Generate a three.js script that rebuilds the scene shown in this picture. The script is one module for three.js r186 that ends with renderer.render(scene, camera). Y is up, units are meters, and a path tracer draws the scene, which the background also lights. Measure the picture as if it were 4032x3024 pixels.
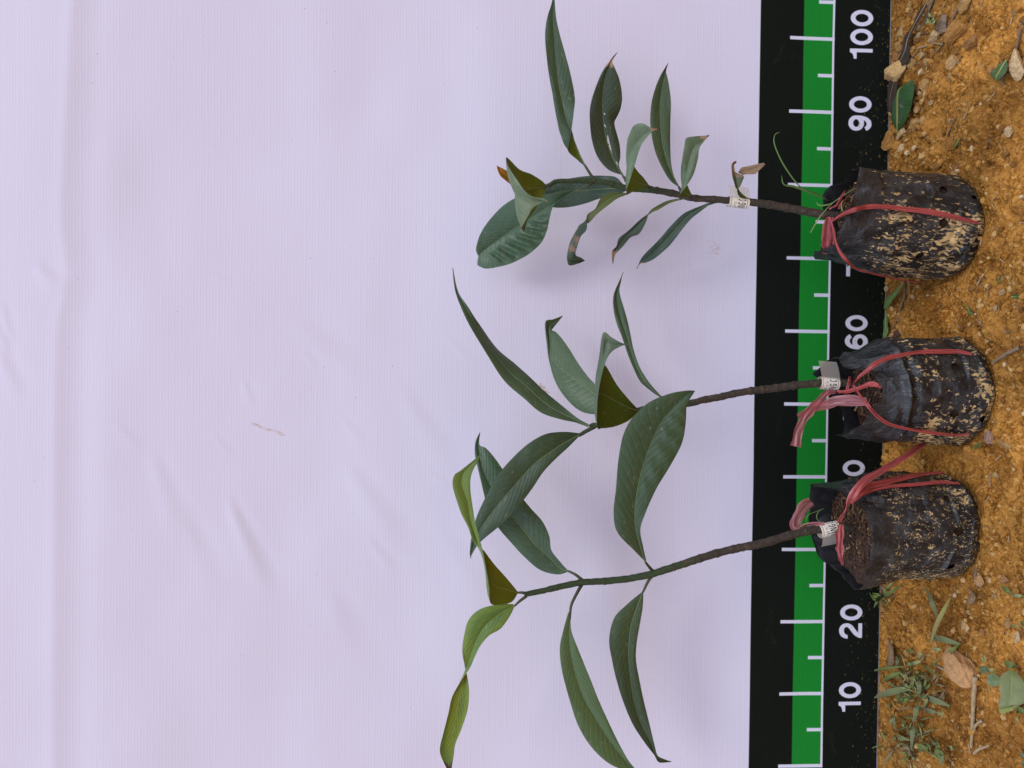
import * as THREE from 'three';
import { mergeGeometries } from 'three/addons/utils/BufferGeometryUtils.js';

// ------------------------------------------------------------------ camera
const scene = new THREE.Scene();
const camera = new THREE.PerspectiveCamera(53, 4 / 3, 0.02, 400);
const camPos = new THREE.Vector3(0.53649, 0.57704, 1.03110);
camera.position.copy(camPos);
camera.up.set(0.99984, 0.01148, -0.01371);      // phone held on its side
camera.lookAt(camPos.clone().add(new THREE.Vector3(-0.01299, -0.06039, -0.99809)));

// ------------------------------------------------------------------ sky and sun (bright overcast)
function makeSky() {
  const w = 128, h = 64, d = new Float32Array(w * h * 4);
  for (let j = 0; j < h; j++) for (let i = 0; i < w; i++) {
    const el = ((j + 0.5) / h - 0.5) * Math.PI, s = Math.max(0, Math.sin(el)), o = (j * w + i) * 4;
    const L = SKY * (1.0 + 0.15 * s);
    d[o] = L * 0.90; d[o + 1] = L * 0.98; d[o + 2] = L * 1.25; d[o + 3] = 1;
  }
  const t = new THREE.DataTexture(d, w, h, THREE.RGBAFormat, THREE.FloatType);
  t.mapping = THREE.EquirectangularReflectionMapping; t.magFilter = t.minFilter = THREE.LinearFilter; t.needsUpdate = true;
  return t;
}
const SKY = 0.92;
const sky = makeSky();
scene.background = sky; scene.environment = sky;
const sun = new THREE.DirectionalLight(new THREE.Color().setRGB(1, 0.965, 0.93), 0.8);
sun.position.set(0.5405 + 0.55, 2.4, 1.75); sun.target.position.set(0.5405, 0.3, 0.05);
sun.castShadow = true; sun.shadow.radius = 36; sun.shadow.mapSize.set(2048, 2048);
Object.assign(sun.shadow.camera, { left: -1.6, right: 1.6, top: 1.6, bottom: -1.6, near: 0.1, far: 8 });
scene.add(sun, sun.target);
const renderer = new THREE.WebGLRenderer({ antialias: true });
renderer.setSize(1024, 768);
renderer.shadowMap.enabled = true; renderer.shadowMap.type = THREE.PCFSoftShadowMap;
renderer.toneMapping = THREE.LinearToneMapping; renderer.toneMappingExposure = 1.07;

// ------------------------------------------------------------------ helpers
function rng(seed) { let a = seed >>> 0; return () => { a = (a + 0x6D2B79F5) | 0; let t = Math.imul(a ^ (a >>> 15), 1 | a); t = (t + Math.imul(t ^ (t >>> 7), 61 | t)) ^ t; return ((t ^ (t >>> 14)) >>> 0) / 4294967296; }; }
function hash(i, j, k = 0) { let n = Math.imul(i, 374761393) + Math.imul(j, 668265263) + Math.imul(k, 1274126177); n = Math.imul(n ^ (n >>> 13), 1274126177); return ((n ^ (n >>> 16)) >>> 0) / 4294967296; }
const sm = t => t * t * (3 - 2 * t), lerp = (a, b, t) => a + (b - a) * t, clamp = (x, a = 0, b = 1) => Math.min(b, Math.max(a, x));
const step = (a, b, x) => sm(clamp((x - a) / (b - a)));
function vn(x, y, k = 0, wx = 0) {
  const i = Math.floor(x), j = Math.floor(y), u = sm(x - i), v = sm(y - j), m = q => wx ? ((q % wx) + wx) % wx : q;
  return lerp(lerp(hash(m(i), j, k), hash(m(i + 1), j, k), u), lerp(hash(m(i), j + 1, k), hash(m(i + 1), j + 1, k), u), v);
}
function fbm(x, y, o = 4, k = 0) { let s = 0, a = 0.5, n = 0; for (let i = 0; i < o; i++) { s += a * vn(x, y, k + i); n += a; a *= 0.5; x *= 2.03; y *= 2.03; } return s / n; }
const C = (r, g, b) => new THREE.Color().setRGB(r, g, b);
const used = {};
function numbered(n) { used[n] = (used[n] || 0) + 1; return used[n] === 1 ? n : n + '_' + String(used[n] - 1).padStart(3, '0'); }
function finish(m) { m.castShadow = m.receiveShadow = true; return m; }
function part(name, geo, mat, parent) { const m = finish(new THREE.Mesh(geo, mat)); m.name = name; parent.add(m); return m; }
function solo(name, geo, mat, label, category, group, kind) {
  const m = finish(new THREE.Mesh(geo, mat)); m.name = numbered(name); scene.add(m);
  if (label) m.userData.label = label; if (category) m.userData.category = category;
  if (group) m.userData.group = group; if (kind) m.userData.kind = kind; return m;
}
function thing(name, label, category, pos, group) {
  const o = new THREE.Group(); o.name = numbered(name); o.userData = { label, category }; if (group) o.userData.group = group;
  o.position.set(...pos); scene.add(o); return o;
}
const std = o => new THREE.MeshStandardMaterial(o), phys = o => new THREE.MeshPhysicalMaterial(o);
function tex(w, h, f, srgb = true, rep) {
  const d = new Uint8Array(w * h * 4);
  for (let j = 0; j < h; j++) for (let i = 0; i < w; i++) { const c = f(i / w, j / h, i, j), o = (j * w + i) * 4; for (let k = 0; k < 3; k++) { let v = clamp(c[k]); if (srgb) v = v <= 0.0031308 ? v * 12.92 : 1.055 * Math.pow(v, 1 / 2.4) - 0.055; d[o + k] = v * 255; } d[o + 3] = 255; }
  const t = new THREE.DataTexture(d, w, h, THREE.RGBAFormat); t.magFilter = THREE.LinearFilter; t.minFilter = THREE.LinearMipmapLinearFilter; t.generateMipmaps = true;
  if (srgb) t.colorSpace = THREE.SRGBColorSpace; t.wrapS = t.wrapT = THREE.RepeatWrapping; if (rep) t.repeat.set(...rep); t.needsUpdate = true; return t;
}
const g1 = v => [v, v, v];
// indexed surface from a (rows x cols) point function
function grid(nu, nv, f, uvf, skip) {
  const p = [], uv = [], ix = [];
  for (let i = 0; i <= nu; i++) for (let j = 0; j <= nv; j++) { const q = f(i / nu, j / nv); p.push(q[0], q[1], q[2]); const t = uvf ? uvf(i / nu, j / nv, q) : [i / nu, j / nv]; uv.push(t[0], t[1]); }
  for (let i = 0; i < nu; i++) for (let j = 0; j < nv; j++) {
    if (skip && skip((i + 0.5) / nu, (j + 0.5) / nv)) continue;
    const a = i * (nv + 1) + j, b = a + 1, c = a + nv + 1, d = c + 1; ix.push(a, b, c, b, d, c);
  }
  const g = new THREE.BufferGeometry(); g.setAttribute('position', new THREE.Float32BufferAttribute(p, 3)); g.setAttribute('uv', new THREE.Float32BufferAttribute(uv, 2)); g.setIndex(ix); g.computeVertexNormals(); return g;
}
function spline(pts) {                    // centripetal-free Catmull-Rom through arrays of numbers
  const n = pts.length - 1;
  return t => {
    const x = clamp(t) * n, i = Math.min(n - 1, Math.floor(x)), u = x - i, a = pts[Math.max(0, i - 1)], b = pts[i], c = pts[i + 1], d = pts[Math.min(n, i + 2)];
    return b.map((_, k) => 0.5 * (2 * b[k] + (c[k] - a[k]) * u + (2 * a[k] - 5 * b[k] + 4 * c[k] - d[k]) * u * u + (3 * b[k] - a[k] - 3 * c[k] + d[k]) * u * u * u));
  };
}
const V = a => new THREE.Vector3(a[0], a[1], a[2]);
const M3 = a => a.map(v => v / 1000);
// tube with varying radius along points (metres); bumpy gives an uneven surface
function tube(pts, rf, seg = 40, rad = 10, bumpy = 0, seed = 1) {
  const cv = new THREE.CatmullRomCurve3(pts.map(V)), fr = cv.computeFrenetFrames(seg, false), q = new THREE.Vector3();
  const g = grid(seg, rad, (u, v) => {
    const i = Math.round(u * seg); cv.getPointAt(u, q); const a = v * Math.PI * 2, r = rf(u) * (1 + bumpy * (vn(u * seg * 0.6, Math.round(v * rad) % rad * 0.9, seed) - 0.5));
    const n = fr.normals[i], b = fr.binormals[i], c = Math.cos(a) * r, s = Math.sin(a) * r;
    return [q.x + n.x * c + b.x * s, q.y + n.y * c + b.y * s, q.z + n.z * c + b.z * s];
  }, (u, v) => [u * cv.getLength() * 22, v]);
  return g;
}
function setColor(g, f) { const p = g.attributes.position, uv = g.attributes.uv, c = new Float32Array(p.count * 3); for (let i = 0; i < p.count; i++) { const k = f(uv.getX(i), uv.getY(i), p.getX(i), p.getY(i), p.getZ(i), i); c.set(k, i * 3); } g.setAttribute('color', new THREE.BufferAttribute(c, 3)); return g; }
const mix3 = (a, b, t) => [lerp(a[0], b[0], t), lerp(a[1], b[1], t), lerp(a[2], b[2], t)];

// ------------------------------------------------------------------ measurements (millimetres)
const LEAVES = [
{p:"C",s:[[783.3,440.1,125,784.3,439.5,125,785.3,438.9,125],[793.5,452,124.7,794.5,445.5,126.7,791,451.8,129.3],[805.2,462.3,124.3,804.4,450.2,128.3,797.1,461,135.3],[815.5,467.7,127,812.4,453.8,130,805.1,460.3,138],[825,470.6,124.7,823.8,456.2,126.7,818.3,456.9,133.7],[842.4,474.3,125.3,840.5,462.2,123.3,843.7,453.9,129.3],[867.1,478.2,122.2,866.2,468.1,120,864,451.8,122.2],[891.3,482,115.5,892.5,471.5,113.3,892.2,456,115.5],[917.7,485,108.9,920.1,473.7,106.7,918.6,461.8,108.9],[944.6,486.1,102.2,947,474.9,100,945.3,468,102.2],[967.2,483.6,97.2,970.5,476.5,95,967.6,472.2,97.2],[986.3,478.3,91.5,988.2,475.3,90,987.5,473.2,91.5],[1005.2,473.9,85,1005,473.7,85,1004.8,473.5,85]],k:"mid",lab:"long slender leaf reaching toward the 100 mark",pet:[[766.4,427.2,125],[772.1,432.2,127],[784.3,439.5,125]]},
{p:"C",s:[[776.6,393.1,115,775.3,391.7,115,776.3,390.7,115],[782.9,408.3,111,788.6,397.9,109.5,788.3,395.7,111],[798.9,421,106.3,803.1,403.6,104.1,800.8,393.3,106.3],[821.6,427.6,100.8,822.9,409.1,98.6,818.6,393.5,100.8],[845.7,429.5,95.4,844.9,412.1,93.2,847.7,399.1,95.4],[866,428.1,89.9,865.2,412.5,87.7,865.2,390.5,89.9],[886,422.9,86.3,885.1,411.7,84.1,881,388.3,86.3],[902.4,416.6,84.5,902.4,409.5,82.3,901.2,391.4,84.5],[913.6,411.2,82.7,915.7,405.5,80.5,915.2,396.5,82.7],[923.5,404.7,80.8,924.9,401.7,78.6,923.7,399.6,80.8],[930.3,400.5,78.3,930.9,398.7,76.8,929.8,397.9,78.3],[939.4,392.8,75,939.2,392.6,75,939,392.4,75]],k:"dusk",tip:0.77,tc:"tan",holes:[[0.2,0.3,0.53,0.6],[0.335,0.355,0.53,0.57],[0.09,0.13,0.6,0.78],[0.41,0.425,0.53,0.57]],dent:[0.4,0.82,0.01],lab:"dark leaf with pale torn holes beside the midrib and a tan tip",pet:[[767.8,388.8,121],[770.9,389.8,119],[775.3,391.7,115]]},
{p:"C",s:[[760.9,361.5,127,760.7,361.3,127,760.5,361.1,127],[765.5,372,142.5,759.4,372.4,141,752.5,376.2,142.5],[769.9,382.8,157.2,760.4,386,155,745.7,391.2,157.2],[778.9,390.6,161,765.3,396.1,165,743.4,397.9,168],[789.3,398.2,167,772.9,398.7,175,751.3,397.9,179],[793.4,402.2,184.7,784,396.8,182.5,768.6,393.3,184.7],[800.4,401,192.2,791.2,392.9,190,783.3,390,192.2],[809,397,197.2,797.8,387.4,195,792.9,385.3,197.2],[809.9,388.9,202.2,801.9,381.8,200,799.8,379.5,202.2],[805.3,379.1,204,803.4,377.4,202.5,801.5,376.7,204],[804,369.7,205,803.8,369.6,205,803.6,369.4,205]],k:"dusty",tip:0.87,tc:"tan",pet:[[757.8,354.1,125],[760.7,361.3,127]]},
{p:"C",s:[[760.7,328.7,130,760.7,327.9,130,761.3,327.1,130],[769.7,338.6,127,773.2,333.1,125.6,770.9,332.1,127],[791.3,350.1,123.3,792.2,339.8,121.1,789.7,335.4,123.3],[813.4,355.6,115.5,816.4,343.8,113.3,814,334.7,115.5],[842.3,357.3,106.6,843.4,344.6,104.4,841.1,332.7,106.6],[869.1,354.7,100,868.2,343.7,97.8,869.9,330.7,100],[890.3,348.7,95.5,890.4,340.4,93.3,891.9,332,95.5],[904.3,342.7,91.6,905.4,336.9,89.4,905.7,333.9,91.6],[913.3,337.8,88.7,913.5,335.1,87.2,912,334.5,88.7],[923.9,331.1,85,923.7,330.9,85,923.5,330.7,85]],k:"mid",tip:0.88,tc:"purple",pet:[[753.5,323.9,130],[757.1,326.3,131],[760.7,327.9,130]]},
{p:"C",s:[[749.1,312.5,134,748.9,312.3,134,748.7,312.1,134],[754.6,318.5,142.6,750,321,141.1,746,324.4,142.6],[758.4,323.9,150.4,752,328.1,148.2,745.5,332.6,150.4],[769.3,330.2,149,758.1,330.1,155,751.4,329.8,161],[780.7,334,163.9,771.9,327.4,161.7,764.8,321.1,163.9],[796.6,332.6,168.3,786,325,166.1,780.9,317.2,168.3],[805.1,331.4,170.5,796.9,321,168.3,793.6,315.8,170.5],[806.9,324.4,172.8,802.2,314,170.6,800,313.1,172.8],[807.5,313.3,174.2,804.4,310.8,172.8,803.5,309.7,174.2],[808.3,306,175,808.1,305.8,175,807.9,305.6,175]],k:"dusty",tip:0.85,tc:"tan",pet:[[748,309.3,132],[748.9,312.3,134]]},
{p:"C",s:[[744.7,242.3,142,744.7,242.2,142,744.6,242.2,142],[746.4,253.5,149.2,746,253.7,147.2,744.3,255.4,149.2],[749.9,262,155.4,747.8,261.8,152.4,744.8,263.8,155.4],[752.1,266.1,159,752.6,265.5,156,749.6,267,159],[752.9,269.9,161,753.9,267.2,158,753,266.4,161],[758.7,272.8,163,760,269,160,759.4,263.5,163],[766.3,276,165,766.7,271.2,162,766.2,262.3,165],[772.1,277.5,167,771.6,274.3,164,769.5,272.3,167],[778.4,277,167,777,274.4,164,772.6,273.3,167],[782,274,164,781,272.6,162,777.9,273.7,164],[784.5,270.1,160,783.7,269.5,160,782.2,268.8,160]],k:"dusty",tip:0.6,tc:"dry",lab:"small half dead leaf dried to tan at the split tip",pet:[[743.3,237.8,138],[744.7,242.2,142]]},
{p:"C",s:[[771,267.3,160,770.2,264.5,160,768.9,260.2,160],[776,264.1,163.8,772.8,260.8,162.5,768.4,258.9,163.8],[777.2,256,167,773.7,254.3,165,767.9,250.3,167],[779.4,246.5,168.8,775.9,246.9,167.5,771.1,246.4,168.8],[780.5,241,170,779.3,240.1,170,778.7,238.9,170]],k:"dry",tip:-1,tc:"dry",nm:"dry_leaf_flap"},
{p:"C",s:[[739,291.9,130,740.3,292.3,130,742.1,292.7,130],[733,299.7,121.5,735.9,301.3,120,737.2,305.9,121.5],[724.1,309.1,112.2,729,311.7,110,733.3,315.9,112.2],[707.8,320.5,102.2,715.3,323.2,100,720.9,328,102.2],[693.8,331.2,92.2,700.3,335,90,706,339.8,92.2],[683.6,342.3,82.2,690.2,345,80,693.5,350.9,82.2],[678.6,351.5,72.2,684.2,352.6,70,686.9,355.9,72.2],[677.6,357.7,66.5,679.5,357.8,65,681.4,358.6,66.5],[672.4,361.1,60,672.2,360.9,60,672,360.7,60]],k:"dusk",tip:0.84,tc:"tanpatch",pet:[[744,284.5,137],[741.9,287.8,135],[740.3,292.3,130]]},
{p:"C",s:[[746.4,327.4,132,745.4,326.4,132,744.6,325.4,132],[743.6,340.9,129.6,742.5,339.4,128.1,740.9,337.8,129.6],[736.1,355.5,125.5,734.9,353.3,123.3,733.2,351.8,125.5],[732,359.9,117.2,731.3,358.3,115,732,356.8,117.2],[722.5,361.2,107.8,726.5,365.3,105.6,725,367.8,107.8],[710.2,366.7,96.6,715.1,375.1,94.4,713.6,379.7,96.6],[707.1,375.5,87.2,706.3,383.5,85,705.7,389.2,87.2],[696.9,383.1,78.9,697.8,388,76.7,697.7,391.4,78.9],[688,390.6,74.2,690.3,392.4,72.8,690.4,395.9,74.2],[676.5,394,70,676.3,393.8,70,676.1,393.6,70]],k:"dusk",tip:0.86,tc:"tan",pet:[[747.6,322,134],[745.4,326.4,132]]},
{p:"C",s:[[754.9,387,115,753.9,386.8,115,752.8,387,115],[755.9,403.2,114.4,751.4,400.8,112.9,747.6,399,114.4],[749,417.1,113,741.5,414.6,110.8,737.5,411.9,113],[736.4,423.5,109.7,732.8,424.1,107.5,728.4,422.4,109.7],[730,431.9,105.5,725.4,431.5,103.3,720.4,430.6,105.5],[712.4,433,107.6,716.7,440.6,99.6,720.1,439,95.6],[703.5,439.8,105.5,709.3,445.7,97.5,709.6,444.1,93.5],[691.9,443.4,101.4,698.3,451.1,95.4,699.9,448.7,89.4],[685.3,445,97.3,687.8,453.7,93.3,692,449.9,87.3],[681.9,443.4,93.5,677.9,454.1,91.3,681.6,453.4,87.3],[680.3,437.3,91.4,675.2,447.3,89.2,670.5,452.3,91.4],[678.7,433.7,88.6,676.8,437.7,87.1,673.2,439.9,88.6],[677.6,431.6,85,677.5,431.5,85,677.4,431.4,85]],k:"dusk",spots:[[0.63,0.645],[0.53,0.535]],lab:"twisted curled leaf with brown scorched patches",pet:[[755.8,384,120],[753.9,386.8,115]]},
{p:"C",s:[[758.5,387,110,760.6,387,110,762.6,387.1,110],[756.8,395,99,764.4,393.8,97.5,777.3,396.4,99],[754.8,412.6,87.2,766.5,408.2,85,782.2,408.8,87.2],[749.4,428.5,82.2,765.6,428.3,80,782.8,425.8,82.2],[745.1,448.7,77.2,764.1,448.7,75,781.5,443.9,77.2],[744.3,467.3,74.7,762.1,469.4,72.5,778.5,461.5,74.7],[748.2,481.9,72.2,761.2,485,70,774.5,478,72.2],[757.5,494.1,66.5,763.1,496.2,65,769.2,492.2,66.5],[765.2,504.4,60,765.1,504.3,60,765,504.2,60]],k:"dusk",pet:[[757.2,386,120],[760.6,387,110]]},
{p:"C",s:[[755.6,445.7,120,756.4,445.2,120,757.2,444.7,120],[749.8,458.8,121.3,750.9,459.3,117.3,754.1,465.8,119.9],[744.7,468.6,119.6,743.7,469.9,113.6,751.2,482.5,117.6],[736.8,475.1,111.5,737.7,480,105.5,751.7,499.9,109.5],[723.4,478,102.4,730.6,492.3,96.4,749.8,517.4,100.4],[712.2,479.8,91.5,723.6,505.8,85.5,742.1,533.1,89.5],[699.3,485.4,81.9,716.3,518.5,75.9,730.4,546,79.9],[685.7,500.2,73.7,708,531.6,67.7,719.8,555,71.7],[675.2,520.7,67.4,699.4,545,61.4,708.8,561.5,65.4],[670.3,540.4,61.9,692.1,555.3,55.9,698.1,565,59.9],[669.2,554,56.7,687.1,561.4,52.7,692.5,565.7,55.4],[674,563.3,50,685.4,562.1,50,690.4,564.6,50]],k:"mid",wave:[0.0026,15,0.3,0.85,-1],blunt:1,lab:"broadest leaf, corrugated on one half with a notched blunt end",pet:[[765.6,427.5,122],[759.9,435.6,126],[756.4,445.2,120]]},
{p:"C",s:[[760.6,484,118,759.3,483.8,118,757.9,484,118],[763.2,489.8,128.7,755.7,490.6,127.3,747.5,487.6,128.7],[767.6,502.7,139,751.1,502.3,136.8,731.6,496.7,132.8],[769.7,517.2,149.9,746.1,512.8,147.7,713.3,507.8,149.9],[776,527.5,159.9,742.6,520.2,157.7,698.4,511.7,159.9],[778.3,534.9,168.1,738.9,523.9,165.9,699.8,516.4,168.1],[769,533,174.9,734.8,522.1,172.7,703,514.2,174.9],[754,525.6,180.4,731.4,515.9,178.2,711.8,509.3,180.4],[739.5,515.5,184,729,507.7,181.8,719.3,505,184],[731.4,504.5,186.7,727.7,497.7,184.5,723.7,497.9,186.7],[728.7,494.4,188.7,726.5,493.3,187.3,725.1,492.5,188.7],[725.6,489.1,190,725.5,489,190,725.4,488.9,190]],k:"dusty",tip:0.95,tc:"tan",pet:[[765.8,474,120],[760.2,480.1,122],[759.3,483.8,118]]},
{p:"C",s:[[757.5,522.8,120,759.1,520.9,120,763.5,521.9,120],[762.7,532.2,126.3,765.1,528.2,125,771.6,527.4,126.3],[766.4,538.9,132,769.5,536.4,130,774.7,534.6,132],[773.2,542.3,133.8,774.1,541,132.5,776.7,540.1,133.8],[778.2,543.9,135,778.1,543.8,135,778,543.7,135]],k:"bud",nm:"leaf_bud",lab:"orange unopened leaf bud at the top"},
{p:"C",s:[[748.7,520.2,120,749.7,518.8,120,748.8,517.8,120],[733.4,519.3,131.3,734.2,517.3,130,733.5,515.4,131.3],[719.4,517.9,142,719.9,516.3,140,719.5,515,142],[708.9,516.9,153.8,709.2,516,152.5,709,515.3,153.8],[700,515.9,165,699.9,515.8,165,699.8,515.7,165]],k:"bud",nm:"leaf_bud"},
{p:"B",s:[[464.9,443.8,140,466.4,443.4,140,468.5,444.5,140],[451.8,457.9,145.5,459.1,458.9,144,470.3,462.4,145.5],[438.4,473.3,150.2,447.7,477.4,148,468,484.3,150.2],[423.7,487,151.2,436.1,493.3,149,457.4,503.3,151.2],[404.3,499.3,149.2,419.8,508.9,147,442.3,519.9,149.2],[380.6,516.9,147.2,401.4,524.4,145,422.9,536.5,147.2],[360.3,535.4,141.2,380.2,540.9,139,398.6,549.7,141.2],[345.1,552.1,135.2,358.6,555.5,133,373,561,135.2],[334.3,561.6,130.2,342.5,563.2,128,351.6,566.7,130.2],[322.4,567.2,125.5,322.5,568.1,124,331.1,569.3,125.5],[317.7,568.2,120,317.4,568,120,317.2,567.8,120]],k:"mid",lab:"wide leaf crossing in front of the left seedling",pet:[[470.1,438,140],[466.4,443.4,140]]},
{p:"B",s:[[475.7,433.8,140,477.2,432.7,140,479.4,433.8,140],[480.8,448.6,137.5,483.3,446.3,136,486,445.4,137.5],[484.7,468.1,138,492.6,467.5,132,500.9,464.5,124],[492.1,489.5,135,505.1,486.6,126,515.3,481.1,114],[508.2,508.5,128,522.1,504.7,118,532,498.1,104],[527.3,530,120,537.2,523,110,548.5,516.7,96],[556.6,549.7,112,560.2,541.7,104,566.2,538,92],[588.5,569.7,104,588.9,561.9,98,593.9,558.4,90],[616.6,583.3,95.2,616.8,578.8,93,617.8,575.5,95.2],[638,590.9,90.5,638.2,589.6,89,637,587.3,90.5],[665.7,594.2,85,665.5,594,85,665.3,593.7,85]],k:"mid",tip:0.95,tc:"tan",lab:"long narrow leaf pointing up with a thin red tip",pet:[[478,421.9,140],[479.2,427.3,140],[477.2,432.7,140]]},
{p:"B",s:[[494.3,408.6,130,494.1,408.4,130,493.9,408.1,130],[489.6,422,120.4,512.6,421,118.9,522.7,421.3,120.4],[493.9,440.3,109.4,524.5,435.9,107.2,534.4,429.7,109.4],[510.6,456.6,95.5,537,451,93.3,549.9,439,95.5],[528.8,466.2,82.8,547.1,462,80.6,567.7,448.8,82.8],[551.6,472.5,71.6,558.6,471.2,69.4,581.3,456.8,71.6],[577.2,475.1,63.9,576.2,471.8,61.7,590.1,464,63.9],[602.5,477.1,58.3,596.2,472.6,56.1,592.9,468.1,58.3],[606.9,466.7,54.2,603.5,465.5,52.8,597.6,464.7,54.2],[611.9,454,50,611.7,453.7,50,611.4,453.5,50]],k:"mid"},
{p:"B",s:[[496.5,375.1,145,496.2,374.9,145,496,374.7,145],[508.3,389.2,157.4,498.8,387.7,155.9,485.1,388.9,157.4],[525.2,405.7,169.5,507.4,407.1,167.3,478.8,407.1,169.5],[546.3,419.9,176.9,515.9,424.4,180.9,477.4,424.2,183.1],[550.6,427.6,182.7,516.1,434,192.7,480.1,432.4,196.7],[556.5,429.7,192.9,528.3,433.6,200.9,510.4,433.7,203.1],[568.2,430.5,202.4,544.3,430.9,206.4,536.4,430,208.6],[578.7,431.7,211.3,560.1,428.4,209.1,554.2,425.4,211.3],[582.6,428.3,214,571.9,425.7,211.8,562.5,420,214],[576.7,420.8,216.7,570,417.3,214.5,566.4,413.7,216.7],[571.1,410.2,218.7,570,408.9,217.3,568.6,408.2,218.7],[570.2,402.3,220,570,402.1,220,569.8,401.9,220]],k:"dusty",lab:"leaf folded toward the viewer showing its olive underside",pet:[[499.4,364,142],[496.2,374.9,145]]},
{p:"B",s:[[511.1,347,130,512.1,346.1,130,513.2,345.7,130],[520.2,359,124.2,523.4,357.6,122.7,526.1,356.4,124.2],[530.3,368.7,117.7,535.8,365.6,115.5,538.1,363.3,117.7],[547.9,376,110.8,552.4,372.6,108.6,552.4,369.3,110.8],[565.7,381.8,105.4,568.1,377.3,103.2,568.1,373.7,105.4],[583.7,387,99.9,586.2,381.4,97.7,586.1,376.4,99.9],[599.7,392.3,94.5,602.2,385.7,92.3,602.2,378.9,94.5],[618.1,395.8,89,618.4,389.4,86.8,618.3,382.3,89],[633.4,395.2,83.6,633.7,390.9,81.4,633.5,386,83.6],[645.1,391.4,80.8,645.4,388.9,78.6,644.1,387,80.8],[655.8,386.6,78.3,656,385.4,76.8,654.7,384.8,78.3],[666.2,381.5,75,665.9,381.2,75,665.7,381,75]],k:"mid",tip:0.93,tc:"tan",pet:[[507,337.2,135],[508.6,342.2,133],[512.1,346.1,130]]},
{p:"A",s:[[263.4,517.2,135,264.9,516.7,135,267.3,518.2,135],[254.2,522.2,138.4,260.2,527.4,136.9,268.1,534.9,138.4],[240.5,532.8,141,250.8,542,138.8,263.5,556.7,141],[232.5,546.4,141.4,240,552.8,139.2,250.9,570.2,141.4],[220,556.2,139.5,224.8,560.8,137.3,231.2,575.4,139.5],[204.7,563.3,137.6,207.6,567,135.4,213.1,577.1,137.6],[192.1,568.6,135.7,194.1,571.4,133.5,197.7,574.7,135.7],[178.4,578.5,135.5,183.2,574.9,131.5,183.5,571.8,127.5],[158.4,588.4,131.4,161.1,578.9,129.2,165.6,568.6,131.4],[136.5,592.8,127.6,137.2,582.7,125.4,141.7,569.8,127.6],[112.5,598.1,123.7,111.3,585.8,121.5,115.9,576.9,123.7],[92.6,602.3,121,91.3,588.4,118.8,96,584.1,121],[80,600.3,118.4,77.2,590.5,116.9,79.8,586.2,118.4],[61.2,592.2,115,59.3,590.9,115,63,588.5,115]],k:"young",tip:0.955,tc:"brown",lab:"yellow green young leaf twisting downward at the picture edge",pet:[[275.7,502.4,132],[270.3,510.8,134],[264.9,516.7,135]]},
{p:"A",s:[[281.7,513.5,132,279.9,513.2,132,277.7,513.5,132],[299.8,526.4,144.2,286.7,526.2,142.8,272.5,520.6,144.2],[319.1,541.6,155.7,293.3,539.4,153.5,272.9,533.9,155.7],[332.6,551.7,159.8,305.1,549.2,163.8,277.7,546.1,166],[340.6,557.3,167.5,323.5,552.8,173.5,299.5,548.1,175.7],[345.9,561.9,179.1,340.7,557.1,183.1,333.4,554.1,185.3],[353.5,567,190.3,353.9,562.7,188.1,351.8,558.4,190.3],[368.1,571.8,194.1,367.6,567.2,191.9,366.3,562,194.1],[380.7,577.9,197.6,382,571.1,195.4,382.4,566,197.6],[390.7,582,199.5,397.3,573.3,197.3,401.7,569.3,199.5],[413.8,589.2,201.4,415.6,579.4,199.2,419.8,570.4,201.4],[426.9,588,203.4,427.7,578.6,201.2,431.1,568.3,203.4],[433.7,579.6,204.5,435.9,572.8,203.1,439,564.4,204.5],[450.2,559.3,205,450,559.2,205,449.9,559,205]],k:"young",lab:"bright lime young leaf standing upright at the top",pet:[[278.9,502.4,132],[280.1,508.1,133],[279.9,513.2,132]]},
{p:"A",s:[[302.3,453,125,303.4,452.7,125,304.7,453.4,125],[298.6,465.5,122.8,305.7,461.6,121.4,312.6,461,122.8],[303.5,485.8,119.9,319.8,476.4,117.7,326.9,472.1,119.9],[318.2,504.5,116.3,334.6,493.2,114.1,343,474.7,116.3],[335.7,521.4,112.7,354.1,509.2,110.5,360.2,483,112.7],[352.8,536.5,109,370.4,523.4,106.8,375.5,497.1,109],[371.2,547.9,106.3,386,534.8,104.1,393,511.3,106.3],[393.6,553.8,104.5,402.7,546.3,102.3,416.4,527.6,104.5],[417.9,559.7,102.7,421.5,555,100.5,435.1,541,102.7],[437.4,564.1,99.5,437.2,558.9,97.3,446.4,551.5,99.5],[453.2,563.8,95.1,451.2,561.3,93.6,450.4,559,95.1],[465.1,558.7,90,464.9,558.5,90,464.7,558.3,90]],k:"mid",pet:[[293.4,436,130],[300.4,444.9,130],[303.4,452.7,125]]},
{p:"A",s:[[249.4,451.9,145,251.3,452.8,145,261.3,454.4,145],[238.7,450.8,148.5,238.2,453.3,147,241.5,460.5,148.5],[221.3,444.2,151.2,220.6,452.4,149,221.5,464.7,151.2],[201.2,435.7,151.2,200.5,448.5,149,199.7,463,151.2],[180.3,426.8,149.2,179.6,442.4,147,179.7,458.3,149.2],[158.2,417.9,147.2,158.4,434.1,145,155,450.9,147.2],[131.5,405.7,143.2,136.2,421.2,141,126.5,440.8,143.2],[106.3,393.4,139.2,110,405.2,137,101.2,425.9,139.2],[83.1,380.3,136.2,87.8,389.3,134,80.8,406.5,136.2],[69.4,370.2,133.5,71.6,375.5,132,67.8,385.2,133.5],[53.5,361.8,130,53.3,361.6,130,53.1,361.4,130]],k:"light",lab:"long leaf hanging out past the picture edge",pet:[[288.6,436.7,130],[280.3,443.9,138],[267.7,450.8,142],[251.3,452.8,145]]},
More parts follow.
